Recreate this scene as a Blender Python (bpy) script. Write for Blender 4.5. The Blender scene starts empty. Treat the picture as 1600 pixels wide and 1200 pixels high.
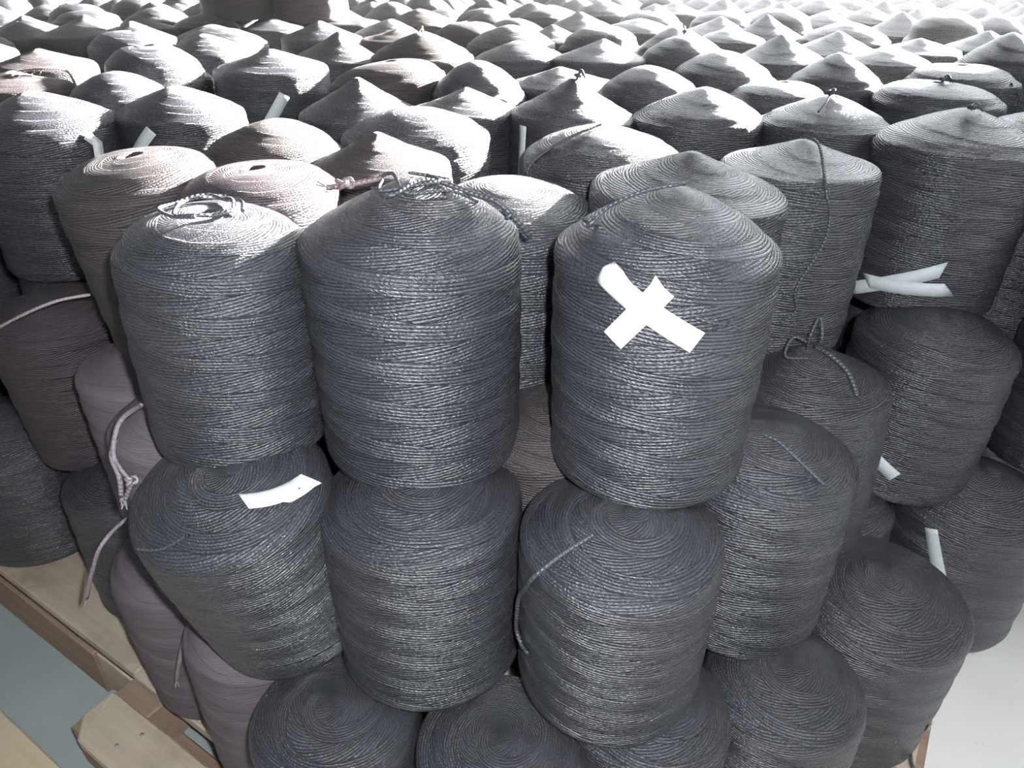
import bpy, math, random
import numpy as np
from mathutils import Matrix, Vector, Euler

sc = bpy.context.scene
R = math.radians
# ------------------------------------------------------------------ camera, world, lights, exposure
CAM_Z = 1.076
cd = bpy.data.cameras.new('camera'); cam = bpy.data.objects.new('camera', cd)
sc.collection.objects.link(cam); sc.camera = cam
cd.sensor_width = 36; cd.lens = 36 * 1150 / 1600; cd.clip_start = .02
cam.location = (0, 0, CAM_Z); cam.rotation_euler = (R(90 - 30.6), 0, 0)

wd = bpy.data.worlds.new('world'); sc.world = wd; wd.use_nodes = True
bg = wd.node_tree.nodes['Background']
bg.inputs[0].default_value = (.88, .92, 1.0, 1); bg.inputs[1].default_value = .32

def light(name, kind, loc, energy, rot=(0, 0, 0), color=(1, 1, 1), **kw):
    l = bpy.data.lights.new(name, kind); l.energy = energy; l.color = color
    for k, v in kw.items(): setattr(l, k, v)
    o = bpy.data.objects.new(name, l); sc.collection.objects.link(o)
    o.location = loc; o.rotation_euler = rot
    return o
# low sun coming in from behind the stacks on the right
SUN_AZ, SUN_EL = 50, 15
sd = Vector((math.sin(R(SUN_AZ)) * math.cos(R(SUN_EL)), math.cos(R(SUN_AZ)) * math.cos(R(SUN_EL)), math.sin(R(SUN_EL))))
sun = light('sun', 'SUN', (4, 4, 3), 170, color=(1, .97, .93), angle=R(3))
sun.rotation_euler = sd.to_track_quat('Z', 'Y').to_euler()
# the camera's own flash, just right of and above the lens
light('camera_flash', 'POINT', (.05, -.01, CAM_Z + .05), 72, color=(.95, .97, 1), shadow_soft_size=.012)
# daylight from the window side of the hall
wl = light('window_daylight', 'AREA', (2.2, 4.6, 2.2), 140, color=(.9, .95, 1), shape='RECTANGLE', size=4, size_y=1.8)
wl.rotation_euler = (Vector((2.2, 4.6, 2.2)) - Vector((.2, 1.4, .8))).to_track_quat('Z', 'Y').to_euler()

wf = light('right_floor_fill', 'AREA', (3.1, .5, 2.1), 45, color=(.98, .98, 1), shape='RECTANGLE', size=1.6, size_y=1.4)  # fill lamp added to brighten the floor on the right
wf.rotation_euler = (Vector((3.1, .5, 2.1)) - Vector((1.3, .9, 0))).to_track_quat('Z', 'Y').to_euler()

vs = sc.view_settings
vs.view_transform = 'Standard'; vs.look = 'None'; vs.exposure = 0; vs.gamma = 1; vs.use_curve_mapping = False

# ------------------------------------------------------------------ materials
def new_mat(name):
    m = bpy.data.materials.new(name); m.use_nodes = True
    nt = m.node_tree; b = nt.nodes['Principled BSDF']
    return m, nt, b
class N:
    def __init__(s, nt): s.nt = nt
    def _in(s, node, i, v):
        if hasattr(v, 'is_output'): s.nt.links.new(v, node.inputs[i])
        elif v is not None: node.inputs[i].default_value = v
    def m(s, op, a, b=None, c=None, clamp=False):
        n = s.nt.nodes.new('ShaderNodeMath'); n.operation = op; n.use_clamp = clamp
        s._in(n, 0, a)
        if b is not None: s._in(n, 1, b)
        if c is not None: s._in(n, 2, c)
        return n.outputs[0]
    def noise(s, vec, scale, detail=2, rough=.5):
        n = s.nt.nodes.new('ShaderNodeTexNoise')
        s._in(n, 'Vector', vec); n.inputs['Scale'].default_value = scale
        n.inputs['Detail'].default_value = detail; n.inputs['Roughness'].default_value = rough
        return n.outputs['Fac']
    def ramp(s, v, a, b, c0=0., c1=1.):
        n = s.nt.nodes.new('ShaderNodeMapRange'); s._in(n, 0, v)
        for i, x in zip((1, 2, 3, 4), (a, b, c0, c1)): n.inputs[i].default_value = x
        return n.outputs[0]
    def mix(s, f, a, b):
        n = s.nt.nodes.new('ShaderNodeMix'); n.data_type = 'RGBA'
        s._in(n, 0, f); s._in(n, 6, a); s._in(n, 7, b)
        return n.outputs[2]
    def comb(s, x, y, z=0.):
        n = s.nt.nodes.new('ShaderNodeCombineXYZ'); s._in(n, 0, x); s._in(n, 1, y); s._in(n, 2, z)
        return n.outputs[0]
    def bump(s, h, dist, strength=1., normal=None):
        n = s.nt.nodes.new('ShaderNodeBump'); n.inputs['Distance'].default_value = dist
        n.inputs['Strength'].default_value = strength; s._in(n, 'Height', h)
        if normal is not None: s._in(n, 'Normal', normal)
        return n.outputs[0]

def twine_mat(name, col, col2, rough=.29, spec=1.0, pitch=.0038, dist=.0013):
    """wound twine: helical strands crossing in bands; UV = (turn 0..1, arc length in metres)"""
    m, nt, b = new_mat(name); n = N(nt)
    uv = nt.nodes.new('ShaderNodeUVMap').outputs[0]
    sep = nt.nodes.new('ShaderNodeSeparateXYZ'); nt.links.new(uv, sep.inputs[0])
    u, v = sep.outputs[0], sep.outputs[1]
    tc = nt.nodes.new('ShaderNodeTexCoord'); ob = tc.outputs['Object']
    warp = n.m('MULTIPLY', n.m('SUBTRACT', n.noise(ob, 9., 2), .5), 1.8)
    vp = n.m('ADD', n.m('DIVIDE', v, pitch), warp)
    pa = n.m('ADD', vp, n.m('MULTIPLY', u, 17))
    pb = n.m('SUBTRACT', vp, n.m('MULTIPLY', u, 21))
    wob = n.m('MULTIPLY', n.noise(ob, 14., 1), 2.6)
    bands = n.m('SINE', n.m('ADD', n.m('ADD', n.m('MULTIPLY', v, 2 * math.pi / .047), n.m('MULTIPLY', u, 4 * math.pi)), wob))
    mask = n.ramp(bands, -.06, .06)
    def strand(p):
        s_ = n.m('ABSOLUTE', n.m('SINE', n.m('MULTIPLY', p, math.pi)))
        return n.m('POWER', s_, .6)
    def pick(a, c): 
        return n.m('ADD', n.m('MULTIPLY', a, mask), n.m('MULTIPLY', c, n.m('SUBTRACT', 1., mask)))
    h = pick(strand(pa), strand(pb))
    ph = pick(pa, pb)
    # the twist of the yarn: slanting ridges along each strand
    tw = n.m('SINE', n.m('MULTIPLY', n.m('ADD', n.m('MULTIPLY', u, 118), n.m('ADD', n.m('MULTIPLY', n.m('FRACT', ph), .9), n.m('MULTIPLY', n.noise(n.comb(n.m('MULTIPLY', u, 30), ph, 5.), 1., 1), 4.))), 2 * math.pi))
    fib = n.noise(n.comb(n.m('MULTIPLY', u, 190), n.m('MULTIPLY', ph, 2.0), 0.), 1., 3, .65)
    hh = n.m('ADD', n.m('ADD', h, n.m('MULTIPLY', tw, .13)), n.m('MULTIPLY', fib, 1.1))
    # a few slack strands lie prouder than their neighbours
    sl = n.noise(n.comb(n.m('MULTIPLY', u, 5), n.m('MULTIPLY', ph, .55), 3.), 1., 2)
    hh = n.m('ADD', hh, n.m('MULTIPLY', sl, .9))
    nrm = n.bump(hh, dist)
    nt.links.new(nrm, b.inputs['Normal'])
    tone = n.noise(n.comb(n.m('MULTIPLY', u, 7), n.m('MULTIPLY', ph, .35), 7.), 1., 3)
    cc = n.mix(n.ramp(tone, .3, .7), (*col, 1), (*col2, 1))
    nt.links.new(cc, b.inputs['Base Color'])
    nt.links.new(n.ramp(fib, .3, .7, rough + .20, rough - .12), b.inputs['Roughness'])
    b.inputs['Specular IOR Level'].default_value = spec
    return m
TW = {'k': twine_mat('black_twine', (.024, .025, .031), (.047, .048, .058)),
      'b': twine_mat('brown_black_twine', (.046, .039, .041), (.070, .060, .063), .46, .4),
      'v': twine_mat('dark_plum_twine', (.045, .036, .043), (.066, .052, .060), .40, .45),
      'p': twine_mat('mauve_twine', (.112, .096, .108), (.138, .119, .132), .75, .15, dist=.0005)}
def loose_mat(name, col, rough=.4):
    m, nt, b = new_mat(name); n = N(nt)
    sep = nt.nodes.new('ShaderNodeSeparateXYZ'); nt.links.new(nt.nodes.new('ShaderNodeUVMap').outputs[0], sep.inputs[0])
    tw = n.m('SINE', n.m('ADD', n.m('MULTIPLY', sep.outputs[1], 1100), n.m('MULTIPLY', sep.outputs[0], 2 * math.pi)))
    nt.links.new(n.bump(tw, .0003), b.inputs['Normal'])
    b.inputs['Base Color'].default_value = (*col, 1); b.inputs['Roughness'].default_value = rough
    return m
LM = {'k': loose_mat('black_strand', (.05, .052, .06)), 'b': loose_mat('brown_strand', (.16, .12, .125)),
      'v': loose_mat('plum_strand', (.35, .32, .33)), 'p': loose_mat('grey_strand', (.22, .19, .21), .5)}
def plain_mat(name, col, rough=.6, var=.12, scale=30, bump=.0004, spec=.4):
    m, nt, b = new_mat(name); n = N(nt)
    ob = nt.nodes.new('ShaderNodeTexCoord').outputs['Object']
    f = n.noise(ob, scale, 5, .6)
    nt.links.new(n.mix(n.ramp(f, .3, .7), (*[c * (1 - var) for c in col], 1), (*[min(1, c * (1 + var)) for c in col], 1)), b.inputs['Base Color'])
    nt.links.new(n.bump(f, bump), b.inputs['Normal'])
    b.inputs['Roughness'].default_value = rough; b.inputs['Specular IOR Level'].default_value = spec
    return m
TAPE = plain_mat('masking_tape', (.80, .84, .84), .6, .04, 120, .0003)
TAPE2 = plain_mat('masking_tape_shaded', (.50, .54, .55), .6, .06, 120, .0003)  # greyer copy of the tape for strips away from the flash
CORE = plain_mat('hollow_shadow_core', (.02, .02, .022), .7)
def wood_mat(name, col, col2):
    m, nt, b = new_mat(name); n = N(nt)
    ob = nt.nodes.new('ShaderNodeTexCoord').outputs['Object']
    mp = nt.nodes.new('ShaderNodeMapping'); nt.links.new(ob, mp.inputs[0]); mp.inputs['Scale'].default_value = (2.5, 45, 45)
    g = n.noise(mp.outputs[0], 1., 5, .65)
    st = n.noise(ob, 6., 4, .6)
    c = n.mix(n.ramp(g, .35, .7), (*col, 1), (*col2, 1))
    c = n.mix(n.ramp(st, .52, .75, 0, .55), c, (col[0] * .55, col[1] * .52, col[2] * .5, 1))
    nt.links.new(c, b.inputs['Base Color']); nt.links.new(n.bump(g, .0006), b.inputs['Normal'])
    b.inputs['Roughness'].default_value = .75; b.inputs['Specular IOR Level'].default_value = .25
    return m
WOOD = wood_mat('pallet_pine', (.43, .365, .285), (.53, .46, .37))
WOOD2 = wood_mat('pallet_pine_shaded_brown', (.24, .17, .125), (.33, .25, .19))  # browner pine, shade painted in for sides and undersides; also on chips
WOOD3 = wood_mat('tan_sheet_grain', (.60, .50, .34), (.68, .58, .42))
STEEL = plain_mat('nail_steel', (.35, .35, .34), .4); STEEL.node_tree.nodes['Principled BSDF'].inputs['Metallic'].default_value = .8
def floor_mat(name, ca, cb):
    m, nt, b = new_mat(name); n = N(nt)
    ob = nt.nodes.new('ShaderNodeTexCoord').outputs['Object']
    f = n.noise(ob, 3., 5, .6); g = n.noise(ob, 26., 5, .65)
    c = n.mix(n.ramp(f, .35, .65), (*ca, 1), (*cb, 1))
    c = n.mix(n.ramp(g, .66, .74, 0, .35), c, (.30, .30, .30, 1))
    nt.links.new(c, b.inputs['Base Color']); nt.links.new(n.bump(g, .0006), b.inputs['Normal'])
    b.inputs['Roughness'].default_value = .5
    return m
FLOOR = floor_mat('pale_lit_concrete', (.80, .80, .78), (.88, .88, .86))
FLOOR2 = floor_mat('grey_green_shaded_concrete', (.32, .37, .37), (.40, .44, .43))  # toned down against the right floor to carry shade

# ------------------------------------------------------------------ mesh helpers
def link(o): sc.collection.objects.link(o); return o
def mesh_obj(name, me, parent=None):
    o = link(bpy.data.objects.new(name, me)); o.parent = parent; return o
def from_py(name, vs_, fs, mat, uvs=None, smooth=True, parent=None):
    me = bpy.data.meshes.new(name); me.from_pydata([tuple(map(float, p)) for p in vs_], [], fs)
    if uvs is not None:
        l = me.uv_layers.new(name='UVMap')
        vi = np.empty(len(me.loops), int); me.loops.foreach_get('vertex_index', vi)
        l.data.foreach_set('uv', np.asarray(uvs, np.float32)[vi].ravel())
    me.materials.append(mat)
    me.polygons.foreach_set('use_smooth', [smooth] * len(me.polygons)); me.update()
    return mesh_obj(name, me, parent) if parent is not False else me
def tag(o, label, cat, group=None, kind=None):
    if label: o['label'] = label
    if cat: o['category'] = cat
    if group: o['group'] = group
    if kind: o['kind'] = kind
    return o

R0, HR = .12, .26                                # nominal radius, rim height
def profile(ch, style):
    """(radius, z) from the hollow underside round the wall to the crown"""
    P = [(.0, .034), (.022, .034), (.024, .03), (.06, .018), (.095, .008), (.107, .001), (.115, .0015), (.119, .006), (.1205, .014)]
    P += [(.1205 - .0006 * math.cos(k * .9), z) for k, z in enumerate(np.linspace(.035, .24, 7))]
    P += [(.1203, .249), (.1190, .257), (.1160, .2615), (.110, .264)]
    for rf in (.82, .72, .6, .48, .36, .26, .19):
        if style == 'cone': z = ch * (1 - rf) ** 1.15
        elif style == 'dome': z = ch * (1 - rf ** 1.8)
        elif style == 'mound': z = ch * (1 - rf ** 1.3)
        else: z = ch * (1 - rf ** 3.2)          # flat crown
        P.append((rf * R0, .262 + z))
    top = P[-1][1]
    hole = style == 'flat'
    if hole: P += [(.017, top + ch * .05), (.011, top - .003), (.007, top - .018), (.0, top - .02)]
    else:
        up = (lambda q: ch * ((1 - q) ** 1.15 - .81 ** 1.15)) if style == 'cone' else (lambda q: ch * (.19 ** 1.8 - q ** 1.8)) if style == 'dome' else (lambda q: ch * (.19 ** 1.3 - q ** 1.3))
        P += [(R0 * q, top + up(q)) for q in (.13, .08, .04)] + [(.0, top + up(.05))]
    return np.array(P)
def resample(P, n):
    s = np.r_[0, np.cumsum(np.hypot(*np.diff(P, axis=0).T))]
    t = np.linspace(0, s[-1], n)
    # keep it round: smooth after sampling
    r = np.interp(t, s, P[:, 0]); z = np.interp(t, s, P[:, 1])
    for _ in range(2 if n > 150 else 0):
        r[1:-1] = (r[:-2] + 2 * r[1:-1] + r[2:]) / 4; z[1:-1] = (z[:-2] + 2 * z[1:-1] + z[2:]) / 4
    return r, z, t
def wave(rng, u, v, k, amp, umax=4, vs_=28.):
    out = 0
    for _ in range(k):
        out = out + rng.uniform(.4, 1) * np.sin(2 * np.pi * (rng.integers(-umax, umax + 1) * u) + v * rng.uniform(-vs_, vs_) + rng.uniform(0, 6.3))
    return out * amp / math.sqrt(k)
def spool_mesh(name, ch, style, mat, seed, cols=96, rows=120, bulge=0., taper=0.):
    r, z, t = resample(profile(ch, style), rows)
    rng = np.random.default_rng(seed)
    U = np.linspace(0, 1, cols + 1)[None, :]; T = t[:, None]
    Rr = np.repeat(r[:, None], cols + 1, 1); Z = np.repeat(z[:, None], cols + 1, 1)
    w = np.clip(Rr / .05, 0, 1)
    Rr = Rr * (1 + bulge * (np.sqrt(np.sin(np.clip(Z / HR, 0, 1) * np.pi)) - .85) + taper * (np.clip(Z / HR, 0, 1) - 1))
    # uneven winding: broad lumps, and bands that ride over one another
    d = wave(rng, U, T, 6, .0007) + wave(rng, U, T, 5, .0004, 3, 110.)
    ph = T * 2 * np.pi / .047 + 4 * np.pi * U + wave(rng, U, T, 4, 1.1, 3, 25.)
    d = d + .0007 * np.tanh(np.sin(ph) * 5)
    Rr = Rr + d * w * (Z > .004)
    Z = Z + wave(rng, U, T, 5, .0022, 2, 20.) * w * np.clip((Z - .15) / .1, 0, 1)
    # a lopsided crown
    a0 = rng.uniform(0, 6.3); off = rng.uniform(.0, .010)
    cr = np.clip((Z - .262) / max(ch, .01), 0, 1)
    A = 2 * np.pi * U
    X = Rr * np.cos(A) + off * math.cos(a0) * cr; Y = Rr * np.sin(A) + off * math.sin(a0) * cr
    co = np.stack([X, Y, Z], -1).reshape(-1, 3)
    nu = cols + 1
    i, j = np.meshgrid(np.arange(rows - 1), np.arange(cols), indexing='ij')
    f = np.stack([i * nu + j, i * nu + j + 1, (i + 1) * nu + j + 1, (i + 1) * nu + j], -1).reshape(-1, 4)
    me = bpy.data.meshes.new(name)
    me.vertices.add(len(co)); me.vertices.foreach_set('co', co.astype(np.float32).ravel())
    me.loops.add(f.size); me.loops.foreach_set('vertex_index', f.ravel().astype(np.int32))
    me.polygons.add(len(f)); me.polygons.foreach_set('loop_start', np.arange(0, f.size, 4, dtype=np.int32))
    me.polygons.foreach_set('use_smooth', np.ones(len(f), bool))
    me.update(calc_edges=True)
    uvl = me.uv_layers.new(name='UVMap')
    uv = np.stack([np.repeat(U, rows, 0), np.repeat(T + seed * .0137, nu, 1)], -1).reshape(-1, 2)
    uvl.data.foreach_set('uv', uv[f.ravel()].astype(np.float32).ravel())
    me.validate(); me.materials.append(mat)
    # the seam column of vertices is doubled: take the normals across it
    return me

def tube(name, pts, rad, mat, parent=None, sides=7, sub=6, fray=0, seed=0):
    """a strand through pts (Catmull-Rom)"""
    P = [Vector(p) for p in pts]
    Q = []
    E = [P[0] * 2 - P[1]] + P + [P[-1] * 2 - P[-2]]
    for k in range(1, len(E) - 2):
        for q in range(sub):
            t = q / sub
            a, b, c, d = E[k - 1:k + 3]
            Q.append(.5 * ((2 * b) + (c - a) * t + (2 * a - 5 * b + 4 * c - d) * t * t + (3 * b - a - 3 * c + d) * t ** 3))
    Q.append(P[-1])
    vs_, fs, uvs = [], [], []
    s = 0.
    N_ = Vector((.3, .5, .8)).normalized()
    for k, p in enumerate(Q):
        tn = (Q[min(k + 1, len(Q) - 1)] - Q[max(k - 1, 0)]).normalized()
        N_ = (N_ - tn * N_.dot(tn)).normalized(); B = tn.cross(N_)
        if k: s += (p - Q[k - 1]).length
        rr = rad * (1 + .04 * math.sin(s * 700))
        for q in range(sides + 1):
            a = 2 * math.pi * q / sides
            vs_.append(p + (N_ * math.cos(a) + B * math.sin(a)) * rr); uvs.append((q / sides, s))
    for k in range(len(Q) - 1):
        for q in range(sides):
            a = k * (sides + 1) + q
            fs.append((a, a + 1, a + sides + 2, a + sides + 1))
    for base in (0, (len(Q) - 1) * (sides + 1)):
        fs.append(tuple(base + q for q in range(sides)))
    if fray:                                      # a burst of short fibres at the cut end
        rnd = random.Random(seed)
        tn = (Q[-1] - Q[-2]).normalized()
        for _ in range(fray):
            d = (tn + Vector([rnd.uniform(-.7, .7) for _ in range(3)])).normalized() * rnd.uniform(.006, .014)
            o = Vector([rnd.uniform(-1, 1) for _ in range(3)]).cross(d).normalized() * rad * .28
            b = len(vs_); p = Q[-1]
            vs_ += [p + o, p - o, p - o + d, p + o + d * .9]; uvs += [(0, 0)] * 4
            fs.append((b, b + 1, b + 2, b + 3))
    return from_py(name, vs_, fs, mat, uvs, True, parent)

# ------------------------------------------------------------------ the setting: floor, tan sheet, pallets
FZ = -.135
# floor toned in two: darker left carries the stacks' shade; joint under the pallets
for nm, pts, mt in (('floor', [(.30, -2), (7, -2), (7, 9), (.30, 9)], FLOOR), ('floor', [(-6, -2), (.30, -2), (.30, 9), (-6, 9)], FLOOR2)):
    fl = from_py(nm, [(x, y, FZ) for x, y in pts], [(0, 1, 2, 3)], mt, None, False)
    fl['kind'] = 'structure'
WALLM = plain_mat('sun_blocker_paint', (.62, .63, .60), .8, .04, 4)
def box_struct(name, x0, x1, y0, y1, z0, z1, mat):
    o = from_py(name, [(x, y, z) for x in (x0, x1) for y in (y0, y1) for z in (z0, z1)],
                [(0, 1, 3, 2), (4, 6, 7, 5), (0, 4, 5, 1), (2, 3, 7, 6), (0, 2, 6, 4), (1, 5, 7, 3)], mat, None, False)
    o['kind'] = 'structure'; return o
# unseen wall added to keep sun off the front; beam passes its far end
box_struct('sun_blocker_wall', 3.2, 3.4, -2, 3.60, FZ, 4.2, WALLM)
box_struct('light_blocker_ceiling', -6, 7, -2, 9, 4.2, 4.3, plain_mat('dark_blocker_sheet', (.12, .12, .125), .8, .1, 3))  # unseen cover added to cut the world light from above
O = Vector((-.39, .665, 0)); ud = Vector((.838, -.546, 0)).normalized(); nd = Vector((.546, .838, 0)).normalized()
ANG = math.atan2(ud.y, ud.x)
def plank(name, t0, t1, n0, n1, z0, z1, mat, parent, cham=(0, 0, 0, 0), bev=.003, seed=0):
    """a board in the pallet's frame (t along the edge, n inwards); cham cuts the corners (t0n0, t1n0, t1n1, t0n1)"""
    rnd = random.Random(seed or name + str(round(t0 + n0 * 7, 3)))
    c = cham; pts = []
    def corner(t, n, st, sn, k, order):
        if k <= 0: pts.append((t, n)); return
        a, b = (t + st * k, n), (t, n + sn * k * .8)
        pts.extend([b, a] if order else [a, b])
    corner(t0, n0, 1, 1, c[0], True); corner(t1, n0, -1, 1, c[1], False)
    corner(t1, n1, -1, -1, c[2], True); corner(t0, n1, 1, -1, c[3], False)
    tc_, nc_ = (t0 + t1) / 2, (n0 + n1) / 2
    k = len(pts); vs_ = []
    for z, ins in ((z0, 0), (z1 - bev, 0), (z1, bev)):
        for t, n in pts:
            vs_.append((t - tc_ - ins * np.sign(t - tc_), n - nc_ - ins * np.sign(n - nc_), z - z1 + rnd.uniform(-.0006, .0006)))
    fs = [tuple(range(k))[::-1], tuple(range(2 * k, 3 * k))]
    for lv in (0, 1):
        for q in range(k):
            a, b = lv * k + q, lv * k + (q + 1) % k
            fs.append((a, b, b + k, a + k))
    o = from_py(name, vs_, fs, mat, None, False, parent)
    o.location = (tc_, nc_, z1)
    return o
def pallet(label, t0, t1, n0, gaps, zt, broad=False):
    e = link(bpy.data.objects.new('wooden_pallet', None))
    e.location = O + Vector((0, 0, FZ)); e.rotation_euler = (0, 0, ANG)
    tag(e, label, 'pallet', 'wooden pallets under the stacks')
    H = zt - FZ
    for (a, b, ch) in gaps:
        plank('deck_board', t0, t1, a, b, H - .02, H, WOOD, e, ch)
    n1 = gaps[-1][1]
    for k, tt in enumerate((t0 + .03, (t0 + t1) / 2, t1 - .03)):
        plank('bearer', tt - .045, tt + .045, n0 + .012, n1, .0185, H - .0205, WOOD2, e)
    for a in (n0 + .035, (n0 + n1) / 2 - .05, n1 - .1):
        plank('base_board', t0, t1, a, a + .1, 0.0005, .018, WOOD2, e)
    return e, H
p2, H2 = pallet('wooden pallet with nailed chamfered edge board, under the front corner stacks', -.312, .84, -.12,
            [(-.12, -.036, (.035, .03, 0, .004)), (.0, .10, (0, 0, 0, .018)), (.135, .235, (0,) * 4), (.27, .37, (0,) * 4), (.405, .505, (0,) * 4),
             (.54, .64, (0,) * 4), (.675, .775, (0,) * 4), (.81, .91, (0,) * 4)], 0)
for k, (t, n) in enumerate([(-.199, -.059), (-.215, -.092), (.2, -.06), (.21, -.09)]):
    a = [2 * math.pi * q / 10 for q in range(10)]
    vs_ = [(.0032 * math.cos(x), .0032 * math.sin(x), 0) for x in a] + [(.0026 * math.cos(x), .0026 * math.sin(x), .0012) for x in a] + [(0, 0, .0015)]
    fs = [(q, (q + 1) % 10, 10 + (q + 1) % 10, 10 + q) for q in range(10)] + [(10 + q, 10 + (q + 1) % 10, 20) for q in range(10)]
    o = from_py('nail_head', vs_, fs, STEEL, None, True, p2); o.location = (t, n, H2)
p1, H1 = pallet('wooden pallet with a shaded brown side, beyond the front pallet at the left', -1.55, -.318, .004,
            [(.004, .13, (0,) * 4), (.15, .27, (0,) * 4), (.29, .41, (0,) * 4), (.44, .56, (0,) * 4), (.6, .72, (0,) * 4), (.78, .9, (0,) * 4)], -.004)
plank('side_board', -1.55, -.44, -.006, .0035, .003, H1 - .0205, WOOD2, p1)
plank('side_block', -.435, -.33, -.001, .0035, .02, H1 - .0205, WOOD, p1)
ply = plank('plywood_sheet', -1.9, .3, -.9, -.137, 0.0005, .009, WOOD3, None)  # tan area past the pallets, built as a thin flat sheet
ply.matrix_world = Matrix.Translation(O + Vector((0, 0, FZ))) @ Matrix.Rotation(ANG, 4, 'Z') @ Matrix.Translation(((-1.9 + .3) / 2, (-.9 - .137) / 2, .009))
tag(ply, 'tan sheet lying on the floor in front of the pallets', 'board')
for k, (x, y, z, s) in enumerate([(-.50, .80, .0, .008), (-.60, .93, .0, .006), (-.36, .73, 0, .006), (-.57, .87, 0, .004)]):
    rnd = random.Random(k)
    a = [rnd.uniform(.6, 1) for _ in range(5)]
    vs_ = [(s * a[q] * math.cos(q * 1.257), s * .5 * a[q] * math.sin(q * 1.257), zz) for zz in (0, .0018) for q in range(5)]
    fs = [(4, 3, 2, 1, 0), (5, 6, 7, 8, 9)] + [(q, (q + 1) % 5, 5 + (q + 1) % 5, 5 + q) for q in range(5)]
    o = from_py('wood_chip', vs_, fs, WOOD2, None, False); o.location = (x, y, z + .0005); o.rotation_euler = (0, 0, k * 1.3)
    tag(o, 'tiny brown wood chip lying on the pallet boards', 'wood chip', 'wood chips on the pallet')

# added scattering volume standing in for lens glare over the rows further back
hm = bpy.data.materials.new('glare_scatter'); hm.use_nodes = True; hn = hm.node_tree; hn.nodes.clear()
ho = hn.nodes.new('ShaderNodeOutputMaterial'); hv = hn.nodes.new('ShaderNodeVolumeScatter')
hv.inputs['Density'].default_value = .004; hv.inputs['Anisotropy'].default_value = .55
hn.links.new(hv.outputs[0], ho.inputs['Volume'])
hz = box_struct('glare_volume', -5, 3.15, 1.55, 8.5, FZ + .01, 3.9, hm)
tag(hz, 'faint added haze over the far rows, standing in for lens glare', 'haze', None, 'stuff')

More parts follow.
